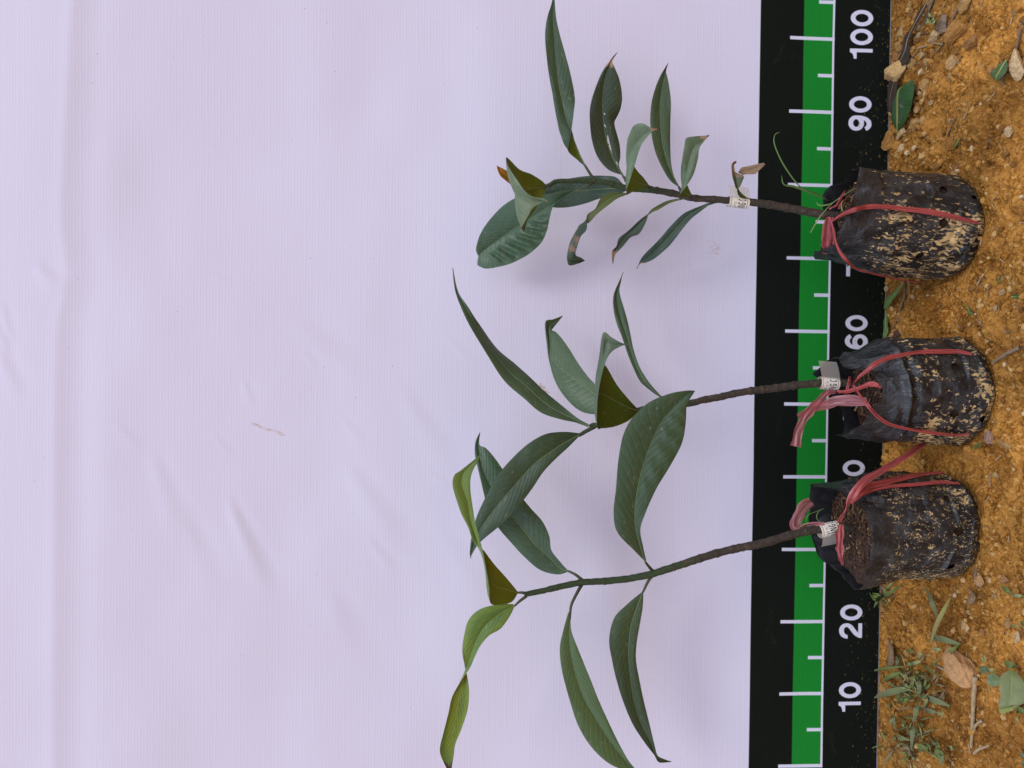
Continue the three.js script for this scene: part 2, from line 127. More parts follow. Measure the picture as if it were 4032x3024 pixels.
{p:"A",s:[[321,367,150,319.9,365.9,150,322.5,365.1,150],[337.5,383.3,166,339.7,374.9,164.5,342.1,372.8,166],[361.1,405.7,181.3,363.7,383.9,179.1,364.1,379.6,181.3],[386.9,412.6,193.6,387.6,388.4,191.4,384.9,377.1,193.6],[414.1,411.4,199,413.8,386.7,196.8,412.2,366.8,199],[442.8,410.5,204.5,440.7,381.6,202.3,439.1,352.7,204.5],[471.1,406.6,208.1,465.2,373.8,205.9,463.6,341.5,208.1],[490.2,397.2,209.9,487.4,363.4,207.7,485.7,338.1,209.9],[507.3,379.8,211.7,501.5,353,209.5,503.7,337.9,211.7],[517,357.6,210.8,512.5,341.8,208.6,512.7,333.8,210.8],[520.7,338.8,208.3,518.6,334.3,206.8,516.6,330.6,208.3],[520.8,327.3,205,520.6,327.1,205,520.4,326.9,205]],k:"mid",wave:[0.001,14,0.3,0.75,1],lab:"largest leaf, spreading across the stem of the middle seedling",pet:[[305.1,352.9,135],[313,360.2,142],[319.9,365.9,150]]},
{p:"A",s:[[277.6,363,130,277.6,364.3,130,278.6,365.8,130],[260.1,362.2,124.6,259.7,368.7,123.2,264,380.5,124.6],[237.4,363.9,118.6,234.9,374.1,116.4,245.2,395.1,118.6],[212.9,366.3,113.6,210.3,375.5,111.4,217,400.1,113.6],[190.2,365.9,109,187.6,374.1,106.8,190.5,395.4,109],[164,360.5,105.8,163.2,370.7,103.6,164.3,388.6,105.8],[135.9,353.8,103.6,135.1,365.5,101.4,135.3,379,103.6],[107.7,346,101.3,104.9,355.2,99.1,107,366.4,101.3],[83.2,339.6,99,84.2,344.5,96.8,83.4,350.9,99],[67.4,335,96.7,65.3,336.8,94.5,68,339.4,96.7],[61.2,325.7,93.7,59,328.8,92.3,56.6,331.6,93.7],[55.6,314.9,90,55.4,314.7,90,55.2,314.5,90]],k:"mid",lab:"downward leaf with a small tan nick and a hooked tip",pet:[[301.3,353.3,137],[294.8,357.8,135],[277.6,364.3,130]]}];
const STEMS = {A:{p:[[277.6,505.2,132],[281.6,484.9,132],[287.7,457,131],[291.3,436.5,131],[292.9,410.6,132],[296.5,381.1,134],[302.8,353.7,137],[308.8,337.5,139],[314.8,319.4,141],[321.8,301.3,143],[335,257.1,147],[339.2,237.7,150],[344.5,217.6,151],[350.8,197.4,152],[355,181.4,153],[359.2,163.3,154],[361.1,139,155],[361.3,116.7,156]],r:[0.0028,0.0034,0.0037,0.0042,0.0044,0.0046],nodes:[0.24,0.45,0.53,0.58,0.68,0.74,0.8,0.85],green:0.48},B:{p:[[465.8,444.4,140],[472.5,432.7,140],[478.4,421.9,140],[487.2,401.7,141],[496.1,375.1,143],[501.9,346.6,146],[504.4,319,148],[509,300.1,150],[512.4,283.4,152],[517.3,262.9,155],[520.5,245.8,157],[522.5,228.3,158],[526.8,199.6,161],[530.1,171.1,164],[531,144.6,167],[529.3,126.1,170]],r:[0.002,0.0028,0.0034,0.0038,0.0042,0.0045],nodes:[0.13,0.3,0.47,0.53,0.57,0.63,0.67,0.72,0.78],green:0.36},C:{p:[[759.4,481.5,121],[764.6,474.1,121],[765.8,455.1,122],[766.2,431.2,123],[764.1,411.2,124],[758.9,390.2,125],[757,368.7,127],[755.8,355,129],[752,333.3,131],[746.9,312.9,134],[744.7,286.8,138],[743.6,271.4,140],[741.4,245.8,144],[737.8,221.7,147],[730.9,185.8,152],[725.6,158.5,157],[723,134.8,160]],r:[0.0022,0.003,0.0034,0.0036,0.0042,0.005],nodes:[0.22,0.37,0.42,0.5,0.56,0.63,0.66,0.74,0.8],green:0.36}};
const BAGS = {A:
{c:[362.7,149],r:60.5,rim:[[0,0.98,128.7],[18,0.96,130.5],[38,0.88,137.5],[60,0.76,144.1],[80,0.69,149.5],[100,0.7,161.5],[125,0.8,156.3],[150,0.9,148.8],[180,0.97,143.4],[205,1.03,141.9],[228,1.1,136.7],[248,1.16,122.6],[265,1.2,121.7],[278,1.24,121.3],[288,1.26,120.5],[300,1.2,123.1],[318,1.08,125.8],[340,1,128]],tilt:[0.02,0],soil:114},B:
{c:[522.5,163.8],r:61.5,rim:[[0,0.88,120.3],[14,0.85,127.9],[26,0.78,131.6],[38,0.68,155],[55,0.62,155.3],[75,0.64,149.9],[95,0.68,139.6],[120,0.72,132],[145,0.8,144.3],[160,0.85,155.7],[175,0.85,138.3],[195,0.85,127.8],[215,0.85,120.4],[240,0.86,123.6],[262,0.9,138.1],[280,0.93,153.5],[296,0.93,149.5],[315,0.9,138.2],[338,0.9,130.3]],tilt:[0.015,0],soil:99},C:
{c:[716,142.6],r:60,rim:[[0,1,154.7],[15,1.02,149.7],[28,1.06,145.6],[48,1.05,138.6],[68,1,129.1],[84,0.97,127],[95,0.95,124.5],[108,0.93,125.6],[122,0.92,137.8],[135,0.9,141.5],[152,0.9,136.5],[175,0.92,129.1],[205,0.9,135.9],[235,0.82,150.8],[258,0.74,164.9],[275,0.72,170.4],[286,0.74,170.7],[300,0.82,166.3],[320,0.92,162.5],[342,0.98,162.1]],tilt:[0.05,0],soil:112}};
const RIBBONS = [
{p:"C",pts:[[712.9,167.4,185],[717.8,161.6,195],[719.9,157.3,217],[724.8,141.3,206.8],[726,131.5,206.7],[725.5,116.8,206.7],[723.6,97.2,206.7],[721.5,67.7,206.8],[717.3,42.9,206.8],[713.5,23,206.7],[710.1,9.4,206.5]],w:[1.9,3.2,4.5,5.1,5.8,5.8,5.8,5.8,5.1,4.5,2.6],k:"flat"},
{p:"C",pts:[[718.8,164.7,175],[702.3,165.2,185],[686.1,166.9,195],[674.2,162.3,198],[665.3,152.7,195],[661.5,122.3,163.7],[658.7,103.4,157.4],[656.5,83.8,150.4],[655,53.3,134.2],[652.6,31.9,134.2]],w:[2.6,3.2,3.2,3.2,3.2,3.2,3.2,2.6,2.6,1.9],k:"flat"},
{p:"C",pts:[[720.4,163.8,172],[709.6,164.6,172],[695.6,162.9,168],[685.3,161.8,165],[680.1,162.8,160]],w:[8,12.8,16,14.4,6.4],k:"wide"},
{p:"C",pts:[[729.3,164.4,172],[733.5,159.4,180],[743.9,152.5,178],[751.8,144.6,170]],w:[3.2,2.6,2.6,1.9],k:"flat"},
{p:"C",pts:[[727.7,157.2,180],[734.5,155.9,185],[740.6,147.9,180]],w:[1.9,1.9,1.9],k:"flat"},
{p:"B",pts:[[530.9,141.2,190],[538.5,144,210],[548,139.8,222],[555.4,129,221.7],[559.8,116.8,219],[563.8,99.9,216.1],[566.9,76.4,213.3],[567.7,53.8,212.2],[567.3,31.8,212.3],[565,20.3,214.2]],w:[2.6,3.8,4.5,5.1,5.1,5.1,5.1,5.1,5.1,3.2],k:"flat"},
{p:"B",pts:[[528.7,141.1,190],[517.4,146.3,215],[506.6,146.5,232],[494.8,130.4,222.4],[486.8,115.7,217.8],[482.5,97.6,214.8],[478.8,73.8,211.8],[476.1,50.2,209.5],[474.5,29.4,208.2],[475.8,18.2,209.8]],w:[3.8,3.8,3.8,3.8,3.8,4.5,5.1,5.1,5.1,3.2],k:"flat"},
{p:"B",pts:[[520.7,155,180],[522.2,149.1,195],[526.3,144.9,212],[530.3,141.6,228],[528.9,138.5,236],[526.4,135.3,236]],w:[3.2,3.8,5.1,5.8,4.5,1.9],k:"flat"},
{p:"B",pts:[[521.2,156.7,180],[519.5,166.2,180],[511.8,176,182],[500.9,186.8,184],[488.8,196,185],[474.7,202.9,186],[459,205.8,187]],w:[4,6.4,8,9.6,10.4,11.2,11.2],k:"tail"},
{p:"B",pts:[[510.5,137,210],[511.1,142.7,200],[511.2,150.8,190],[509.2,160.2,182],[504.6,171.7,178],[498.8,185.4,176],[492.6,198.9,175]],w:[9.6,11.2,11.2,11.2,9.6,8,5.6],k:"tail"},
{p:"B",pts:[[538.4,136.5,172],[529.6,142.6,182],[518.6,144.8,180]],w:[2.6,3.2,2.6],k:"flat"},
{p:"A",pts:[[370.9,147.2,175],[385.2,149.6,190],[402,152.7,210],[414.6,147.2,213],[424.2,132.8,205],[431.6,112.7,195],[442.7,84.1,182],[451.4,59.6,168],[461.7,32.2,150],[468.1,14.7,140]],w:[7.2,8,8,8.8,8.8,8.8,8.8,8.8,8.8,7.2],k:"wide"},
{p:"A",pts:[[402.1,151.9,210.5],[411.4,142.2,211.5],[416.2,116.3,188.5],[419.7,95,182.9],[423.8,68,173.8],[426.7,39.2,162.6],[427.2,13.2,156.8]],w:[5.1,6.4,8.3,8.3,7,5.8,3.2],k:"flat"},
{p:"A",pts:[[399.3,153.7,212],[407.4,144.5,212],[410.5,123,195.2],[414.5,99.1,190.3],[416.7,64.7,186.6],[418.8,29.4,182.2],[417.5,10.7,183.7]],w:[3.2,4.5,4.5,4.5,5.1,5.8,3.2],k:"flat"},
{p:"A",pts:[[369.4,147.5,178],[357.4,147.4,176],[343.4,144.7,170],[327.2,137.8,160],[316.3,132.3,155]],w:[7.2,9.6,8.8,5.6,2.4],k:"wide"},
{p:"A",pts:[[366.9,158.3,160],[361.7,173.4,150],[356.9,182.2,145],[360.1,184.8,142],[370.7,181.3,140],[381.3,172.8,138],[388.7,163,136]],w:[4.8,7.2,9.6,11.2,12.8,14.4,12.8],k:"tail"}];
const WEEDS = [
{p:"C",pts:[[748.7,145.9,130],[753.6,157,135],[761.1,183.1,140],[778.9,202.5,145],[796.2,214.7,148],[811.8,221.4,150],[819.7,219.7,150],[821.4,215.1,152]],w:2,c:0},
{p:"C",pts:[[749.5,152.7,135],[757.1,176.6,140],[761.4,192.5,142],[763.4,206.9,145],[773.7,210.1,146]],w:2.6,c:0},
{p:"C",pts:[[699.3,191.9,185],[715.8,182.1,185],[731,167.7,180],[752,140.4,170]],w:2,c:1},
{p:"C",pts:[[739.3,173.8,160],[735.8,171.6,162],[736.5,160.5,165],[746,146.1,165],[756.3,130.1,170]],w:1.8,c:0},
{p:"C",pts:[[735,158.4,190],[726,161.2,195],[719.2,158.2,195]],w:1.8,c:0},
{p:"A",pts:[[380.8,149,140],[377.7,158.9,142],[373.8,170.2,145],[368.9,172.9,145],[363.1,171.6,146]],w:1.2,c:0},
{p:"A",pts:[[380.9,151.7,142],[376,159.1,145],[369.9,160.5,147],[365,155.2,150]],w:1.4,c:0}];
const TAGS = [
{p:"A",a:[356.7,161.6,154.5],b:[361,139.5,154.5]},
{p:"B",a:[530.8,169.5,165],b:[529.4,147.7,165]},
{p:"C",a:[741.9,272.2,142.5],b:[739.7,248.3,142.5]}];
const STONES = [
{c:[943.6,0,35.6],s:[16.1,11.3,23.6],k:"pale",lab:"pale tan faceted rock by the banner foot below the 100 mark",nm:"stone"},
{c:[944.5,0,154.1],s:[12.3,9.8,18.8],k:"clay",lab:"rounded brown clod near the far end of the ruler",nm:"clod"},
{c:[921.2,0,179.6],s:[8.3,6.6,8.7],k:"clay",lab:"smaller round brown clod beside the rounded clod",nm:"clod"},
{c:[971.2,0,116.6],s:[10.4,3.6,14.1],k:"grey",lab:"flat grey pink stone chip beside the tiny green sprout",nm:"stone"},
{c:[972.9,0,162.9],s:[9.4,6.6,10],k:"pale",lab:"tan rock at the picture edge past the 100 mark",nm:"stone"},
{c:[869.3,0,248.6],s:[16,7.6,12.6],k:"pale",lab:"large pale rock at the picture edge near the torn green leaf",nm:"stone"},
{c:[914.1,0,144.1],s:[9.1,6.4,9.8],k:"pale",lab:"pale angular pebble with a curled straw beside it",nm:"stone"},
{c:[863.3,0,65.1],s:[7.8,5.5,10.7],k:"pale",lab:"cream smooth pebble just beyond the fallen green leaf tip",nm:"stone"},
{c:[863,0,37.1],s:[8.6,4.3,14.3],k:"pale",lab:"flat tan chip at the tip of the fallen green leaf",nm:"stone"},
{c:[879.6,0,203.4],s:[5.4,3.7,4.6],k:"orange",lab:"small orange pebble beside the torn green leaf",nm:"stone"},
{c:[207.7,0,185],s:[20.2,12.1,25.4],k:"orange",lab:"big orange clay clod among the weeds",nm:"clod"},
{c:[56,0,99.9],s:[7.8,5.4,11.7],k:"orange",lab:"pale orange stone in the weeds at the bottom left corner",nm:"stone"},
{c:[595.4,0,33.7],s:[6.8,5.5,9.5],k:"purple",lab:"dark purple stone between the middle and right bags",nm:"stone"},
{c:[593.2,0,13.2],s:[5.9,4.7,7.4],k:"orange",lab:"orange clay lump touching the middle bag",nm:"clod"},
{c:[613.9,0,225.5],s:[4.4,2.7,3.4],k:"pale",lab:"white pebble in front of the gap between the middle and right bags",nm:"stone"},
{c:[925.2,0,147.8],s:[4.3,3,7.7],k:"clay",lab:"small brown clay pebble, nearest to the pale angular pebble",nm:"pebble"},
{c:[860,0,14.1],s:[12.1,8.1,11.6],k:"clay",lab:"small brown clay pebble, second nearest to the glossy fallen green leaf",nm:"pebble"},
{c:[840.1,0,42.8],s:[8.5,5.2,7.4],k:"pale",lab:"small pale tan pebble, third nearest to the glossy fallen green leaf",nm:"pebble"},
{c:[932.8,0,16.9],s:[6.6,4.6,11.5],k:"pale",lab:"small pale tan pebble, second nearest to the pale faceted rock",nm:"pebble"},
{c:[903.6,0,93.7],s:[7.1,5,8.5],k:"pale",lab:"small pale tan pebble, second nearest to the pale angular pebble",nm:"pebble"},
{c:[897.9,0,83.7],s:[4.6,3.2,4.6],k:"pale",lab:"small pale tan pebble, second nearest to the glossy fallen green leaf",nm:"pebble"},
{c:[881.2,0,75.1],s:[7.2,3.7,5.2],k:"pale",lab:"small pale tan pebble, nearest to the glossy fallen green leaf",nm:"pebble"},
{c:[941.2,0,101.3],s:[4.5,3.1,4.5],k:"clay",lab:"small brown clay pebble, nearest to the flat grey pink stone chip",nm:"pebble"},
{c:[938.1,0,74.4],s:[6.2,4.3,7],k:"clay",lab:"small brown clay pebble, nearest to the pale faceted rock",nm:"pebble"},
{c:[931.2,0,91.7],s:[4.1,2.8,4.5],k:"clay",lab:"small brown clay pebble, second nearest to the flat grey pink stone chip",nm:"pebble"},
{c:[945.4,0,61.2],s:[6.3,4.4,7.2],k:"pale",lab:"small pale tan pebble, third nearest to the pale faceted rock",nm:"pebble"},
{c:[800.4,0,238.7],s:[6,4.2,6],k:"pale",lab:"small pale tan pebble, second nearest to the torn green leaf",nm:"pebble"},
{c:[820.8,0,135.9],s:[10.6,4.4,6.3],k:"clay",lab:"small brown clay pebble, nearest to the green leaf sliver",nm:"pebble"},
{c:[897.5,0,139.6],s:[5.8,4,6.2],k:"pale",lab:"small pale tan pebble, nearest to the pale angular pebble",nm:"pebble"},
{c:[845,0,140.2],s:[3.8,2.7,4.2],k:"pale",lab:"small pale tan pebble, nearest to the green leaf sliver",nm:"pebble"},
{c:[996.5,0,32.6],s:[8.6,5.2,7.5],k:"pale",lab:"small pale tan pebble, nearest to the dark curled dead leaf",nm:"pebble"},
{c:[982.2,-0,23],s:[7.6,5.3,7.6],k:"pale",lab:"small pale tan pebble, fifth nearest to the dark curled dead leaf",nm:"pebble"},
{c:[971.6,0,20.7],s:[9.8,4.5,6.4],k:"clay",lab:"small brown clay pebble, nearest to the dark curled dead leaf",nm:"pebble"},
{c:[964.8,0,37.4],s:[8.6,4.3,6.2],k:"pale",lab:"small pale tan pebble, nearest to the pale faceted rock",nm:"pebble"},
{c:[1031.2,0,40.2],s:[6.4,3.5,4.9],k:"pale",lab:"small pale tan pebble, sixth nearest to the dark curled dead leaf",nm:"pebble"},
{c:[961.3,0,104],s:[8,5.6,10],k:"pale",lab:"small pale tan pebble, nearest to the flat grey pink stone chip",nm:"pebble"},
{c:[796.8,0,117.8],s:[5.9,4.1,6.5],k:"clay",lab:"small brown clay pebble, second nearest to the green leaf sliver",nm:"pebble"},
{c:[779.4,0,147.3],s:[5.7,4,6.2],k:"pale",lab:"small pale tan pebble, second nearest to the green leaf sliver",nm:"pebble"},
{c:[879.8,0,104.4],s:[3.5,2.4,3.9],k:"pale",lab:"small pale tan pebble, third nearest to the pale angular pebble",nm:"pebble"},
{c:[891.5,0,88.5],s:[4.1,2.4,3.4],k:"clay",lab:"small brown clay pebble, third nearest to the glossy fallen green leaf",nm:"pebble"},
{c:[885.7,0,113.9],s:[4,2.3,3.3],k:"clay",lab:"small brown clay pebble, second nearest to the pale angular pebble",nm:"pebble"},
{c:[967.1,0,52.1],s:[5.3,3.4,4.8],k:"pale",lab:"small pale tan pebble, third nearest to the dark curled dead leaf",nm:"pebble"},
{c:[989.8,0,66.9],s:[7.3,5,7.1],k:"pale",lab:"small pale tan pebble, second nearest to the dark curled dead leaf",nm:"pebble"},
{c:[1005.6,0,59.2],s:[7.3,5,7.2],k:"pale",lab:"small pale tan pebble, fourth nearest to the dark curled dead leaf",nm:"pebble"},
{c:[977.6,0,69.6],s:[5.2,3.6,5.9],k:"pale",lab:"small pale tan pebble, nearest to the tiny green sprout",nm:"pebble"},
{c:[958.7,0,161.4],s:[3.8,2.6,4],k:"clay",lab:"small brown clay pebble, nearest to the rounded brown clod",nm:"pebble"},
{c:[925,0,244.6],s:[3.4,2.4,5.1],k:"pale",lab:"small pale tan pebble, nearest to the torn green leaf",nm:"pebble"},
{c:[948.4,0,77.5],s:[5.1,3.6,5.8],k:"pale",lab:"small pale tan pebble, second nearest to the tiny green sprout",nm:"pebble"},
{c:[937.3,0,88.1],s:[5.1,3.2,4.6],k:"pale",lab:"small pale tan pebble, second nearest to the flat grey pink stone chip",nm:"pebble"},
{c:[859,0,132.6],s:[2.4,1.7,3.2],k:"clay",lab:"small brown clay pebble, third nearest to the green leaf sliver",nm:"pebble"},
{c:[779.3,0,232.7],s:[5.2,3.6,5.2],k:"clay",lab:"small brown clay pebble, fourth nearest to the green leaf sliver",nm:"pebble"},
{c:[861.5,0,89.4],s:[5.1,3.6,5.7],k:"pale",lab:"small pale tan pebble, fourth nearest to the glossy fallen green leaf",nm:"pebble"},
{c:[885.8,0,65.5],s:[3.1,2.2,3.6],k:"clay",lab:"small brown clay pebble, nearest to the glossy fallen green leaf",nm:"pebble"},
{c:[1018,0,44.3],s:[5.3,3.4,4.9],k:"clay",lab:"small brown clay pebble, second nearest to the dark curled dead leaf",nm:"pebble"},
{c:[980.7,0,81],s:[4.1,2.9,4.6],k:"clay",lab:"small brown clay pebble, nearest to the tiny green sprout",nm:"pebble"},
{c:[314,0,210.2],s:[6.9,4.2,6],k:"orange",lab:"small orange pebble, nearest to the short curled dry leaf",nm:"pebble"},
{c:[323.1,0,243.9],s:[5.6,3.9,8.5],k:"orange",lab:"small orange pebble, third nearest to the short curled dry leaf",nm:"pebble"},
{c:[254.3,0,179.3],s:[7.1,5,8.6],k:"pale",lab:"small pale tan pebble, second nearest to the short curled dry leaf",nm:"pebble"},
{c:[281.7,0,259.4],s:[5.5,3.8,5.5],k:"pale",lab:"small pale tan pebble, fourth nearest to the short curled dry leaf",nm:"pebble"},
{c:[270.6,0,272.6],s:[8.1,3.1,4.4],k:"pale",lab:"small pale tan pebble, nearest to the large round leaf",nm:"pebble"},
{c:[50.5,0,84.6],s:[3.4,2.4,4.4],k:"orange",lab:"small orange pebble, second nearest to the dense weed clump",nm:"pebble"},
{c:[128.4,0,170.3],s:[4.1,2.3,3.3],k:"orange",lab:"small orange pebble, second nearest to the thick pale stick",nm:"pebble"},
{c:[270.5,0,187.2],s:[2.5,1.8,4.2],k:"pale",lab:"small pale tan pebble, nearest to the short curled dry leaf",nm:"pebble"},
{c:[235.5,0,174.6],s:[3.1,2.1,3.8],k:"pale",lab:"small pale tan pebble, nearest to the big orange clay clod",nm:"pebble"},
{c:[116.9,0,21.2],s:[7.2,5.1,9.8],k:"pale",lab:"small pale tan pebble, nearest to the dense weed clump",nm:"pebble"},
{c:[255,0,208],s:[3.4,2.1,3],k:"orange",lab:"small orange pebble, second nearest to the short curled dry leaf",nm:"pebble"},
{c:[300,0,227.9],s:[3.8,2,2.9],k:"pale",lab:"small pale tan pebble, third nearest to the short curled dry leaf",nm:"pebble"},
{c:[247.5,0,181.6],s:[3,2.1,3.2],k:"orange",lab:"small orange pebble, nearest to the big orange clay clod",nm:"pebble"},
{c:[190.8,0,136.9],s:[2.1,1.5,4.6],k:"orange",lab:"small orange pebble, second nearest to the lone grass sprig",nm:"pebble"},
{c:[140.9,0,230.8],s:[2.9,2,2.9],k:"orange",lab:"small orange pebble, nearest to the thick pale stick",nm:"pebble"},
{c:[162.3,0,144.7],s:[4.2,3,6.8],k:"orange",lab:"small orange pebble, nearest to the dense weed clump",nm:"pebble"},
{c:[236.9,0,158.2],s:[3.1,2.2,3.3],k:"orange",lab:"small orange pebble, nearest to the lone grass sprig",nm:"pebble"},
{c:[639.9,0,187.2],s:[4.6,3.2,5.4],k:"clay",lab:"small brown clay pebble, nearest to the hooked pale straw",nm:"pebble"},
{c:[600,0,176.6],s:[2,1.4,2.2],k:"pale",lab:"small pale tan pebble, fifth nearest to the white pebble",nm:"pebble"},
{c:[642.5,0,71.9],s:[3.3,2.3,3.7],k:"pale",lab:"small pale tan pebble, second nearest to the bent grass blade",nm:"pebble"},
{c:[608.7,0,32.5],s:[3.4,2.4,4.4],k:"clay",lab:"small brown clay pebble, nearest to the dark purple stone",nm:"pebble"},
{c:[639.7,0,140.4],s:[2.4,1.7,2.6],k:"clay",lab:"small brown clay pebble, second nearest to the hooked pale straw",nm:"pebble"},
{c:[623.6,0,200.4],s:[2.8,2,3.5],k:"pale",lab:"small pale tan pebble, nearest to the hooked pale straw",nm:"pebble"},
{c:[599.4,0,210.1],s:[2.8,2,2.9],k:"pale",lab:"small pale tan pebble, second nearest to the white pebble",nm:"pebble"},
{c:[629.1,0,64.8],s:[2.6,1.9,3],k:"clay",lab:"small brown clay pebble, second nearest to the dark purple stone",nm:"pebble"},
{c:[631.4,0,234.6],s:[4.4,3.1,4.9],k:"pale",lab:"small pale tan pebble, nearest to the white pebble",nm:"pebble"},
{c:[637.3,0,259.3],s:[3.2,2.2,3.1],k:"pale",lab:"small pale tan pebble, fourth nearest to the white pebble",nm:"pebble"},
{c:[636.7,0,18.4],s:[4.2,2.8,4.1],k:"clay",lab:"small brown clay pebble, nearest to the bent grass blade",nm:"pebble"},
{c:[660.4,0,4.1],s:[4.2,3,5],k:"pale",lab:"small pale tan pebble, nearest to the bent grass blade",nm:"pebble"},
{c:[626.7,0,112.7],s:[2.2,1.5,2.8],k:"pale",lab:"small pale tan pebble, nearest to the dark purple stone",nm:"pebble"},
{c:[591.4,0,244.5],s:[2.2,1.5,3.2],k:"clay",lab:"small brown clay pebble, nearest to the grey stick end",nm:"pebble"},
{c:[615.5,0,248.9],s:[2.7,1.9,3.2],k:"pale",lab:"small pale tan pebble, third nearest to the white pebble",nm:"pebble"},
{c:[473.5,0,222.8],s:[8.2,5.8,8.4],k:"pink",lab:"small pinkish pebble, nearest to the little green leaf",nm:"pebble"},
{c:[467.9,0,242.7],s:[5.3,3.7,13.4],k:"pale",lab:"small pale tan pebble, third nearest to the little green leaf",nm:"pebble"},
{c:[496.7,0,209.8],s:[5.6,3.9,5.7],k:"pale",lab:"small pale tan pebble, nearest to the little green leaf",nm:"pebble"},
{c:[433.9,0,230.7],s:[4.1,2.8,4.1],k:"pale",lab:"small pale tan pebble, second nearest to the little green leaf",nm:"pebble"}];
const TWIGS = [
{pts:[[1010,2.1,101.3],[999.4,2.1,92.8],[991.4,2.1,84.1],[984.6,2.1,75.1]],r:2.3,k:"grey",lab:"thick grey twig lying beside the tiny green sprout",nm:"twig"},
{pts:[[985.3,1.4,155],[971.9,1.4,143.5],[956.5,1.4,129.7],[946.7,1.4,119.6],[939.3,1.4,109.1]],r:1.6,k:"grey",lab:"long thin grey twig next to the rounded brown clod",nm:"twig"},
{pts:[[909.7,1.3,260.8],[898.6,1.3,253.4],[885.6,1.3,244.3],[874.7,1.3,234.9],[863.7,1.3,227.8],[854.2,1.3,225.6]],r:1.4,k:"grey",lab:"thin bent stem lying along the torn green leaf",nm:"twig"},
{pts:[[960.2,1.1,71.9],[956,1.1,88.1],[951.8,1.1,106],[942.3,1.1,124.4]],r:1.2,k:"straw",lab:"pale split straw across the thin grey twig",nm:"twig"},
{pts:[[947.3,1.1,38.6],[949.9,1.1,53.3],[951.6,1.1,62.8],[957.4,1.1,72]],r:1.2,k:"grey",lab:"curled dry stalk over the pale faceted rock",nm:"twig"},
{pts:[[981.8,0.9,51.9],[977.6,0.9,71.1],[969.5,0.9,94.1]],r:1,k:"dark",lab:"short dark twig near the tan chips",nm:"twig"},
{pts:[[908.7,1.1,152.9],[911.3,1.1,158.7],[909.9,1.1,168.4]],r:1.2,k:"straw",lab:"curled straw against the pale angular pebble",nm:"twig"},
{pts:[[827.8,0.8,137.9],[835.9,0.8,148.8],[844.1,0.8,158.4]],r:0.9,k:"dark",lab:"short brown stalk near the green sliver",nm:"twig"},
{pts:[[845.6,0.8,203.8],[854.8,0.8,207.9],[861.9,0.8,211.2]],r:0.9,k:"straw",lab:"short straw below the torn green leaf",nm:"twig"},
{pts:[[836.2,0.7,171],[846.4,0.7,173.6],[856.9,0.7,175.1]],r:0.8,k:"straw",lab:"thin upright straw in open clay",nm:"twig"},
{pts:[[795.9,0.7,197.2],[799.9,0.7,205.9],[804.3,0.7,212.7]],r:0.8,k:"dark",lab:"thin dark stalk in open clay",nm:"twig"},
{pts:[[205.9,2.3,209.9],[179.3,2.3,208.1],[152.1,2.3,206.9],[124.2,2.3,205.8]],r:2.6,k:"straw",lab:"pale thick stick with a side branch in the foreground",nm:"twig"},
{pts:[[161.2,1.4,219.8],[152.7,1.4,214.1],[144.6,1.4,209.4]],r:1.6,k:"straw",lab:"stub of pale branch leaning on the thick stick",nm:"twig"},
{pts:[[118.6,1.6,208.1],[129.1,1.6,220],[138.3,1.6,230.3]],r:1.8,k:"straw",lab:"short pale stick past the end of the thick stick",nm:"twig"},
{pts:[[324.9,1.4,201],[315,1.4,203.9],[304,1.4,205]],r:1.6,k:"grey",lab:"grey twig poking out under the left bag",nm:"twig"},
{pts:[[188.5,1.6,128.9],[190.1,1.6,146.4],[191.1,1.6,159.9]],r:1.8,k:"straw",lab:"flattened pale straw beside the orange clod",nm:"twig"},
{pts:[[191.6,1.1,161.2],[194.8,1.1,176.4],[196.5,1.1,191.1]],r:1.2,k:"grey",lab:"grey straw under the orange clod",nm:"twig"},
{pts:[[666.8,1.4,50.5],[646.9,1.4,44.9],[629.5,1.4,38.3],[611.3,1.4,26.7],[596.5,1.4,13.1]],r:1.6,k:"grey",lab:"long brown twig bridging the middle and right bags",nm:"twig"},
{pts:[[664.6,0.7,58.2],[649.3,0.7,56.9],[633.8,0.7,55.9]],r:0.8,k:"straw",lab:"thin straw beside the long brown twig",nm:"twig"},
{pts:[[570.5,2,261.4],[566.6,2,251],[562.5,2,240.9],[554.7,2,227.4]],r:2.2,k:"grey",lab:"grey stick end leaning to the middle bag",nm:"twig"},
{pts:[[628.2,0.7,211.4],[637,0.7,216.6],[641.1,0.7,219.8],[642.5,0.7,228.4]],r:0.8,k:"straw",lab:"forked straw in front of the right bag",nm:"twig"},
{pts:[[642.7,1.1,196.2],[647.8,1.1,201.2],[651.4,1.1,209],[649.9,1.1,214.6]],r:1.2,k:"straw",lab:"hooked pale straw in front of the right bag",nm:"twig"},
{pts:[[587.2,0.7,234.8],[587.9,0.7,241.5],[588.5,0.7,250.2]],r:0.8,k:"straw",lab:"white straw near the picture edge",nm:"twig"},
{pts:[[395,0.6,-43.4],[411.5,0.6,-38.9],[428.1,0.6,-30.7],[437.4,0.6,-29.8]],r:0.7,k:"straw",lab:"pale grass stalk leaning on the banner beside the 40",nm:"twig"}];
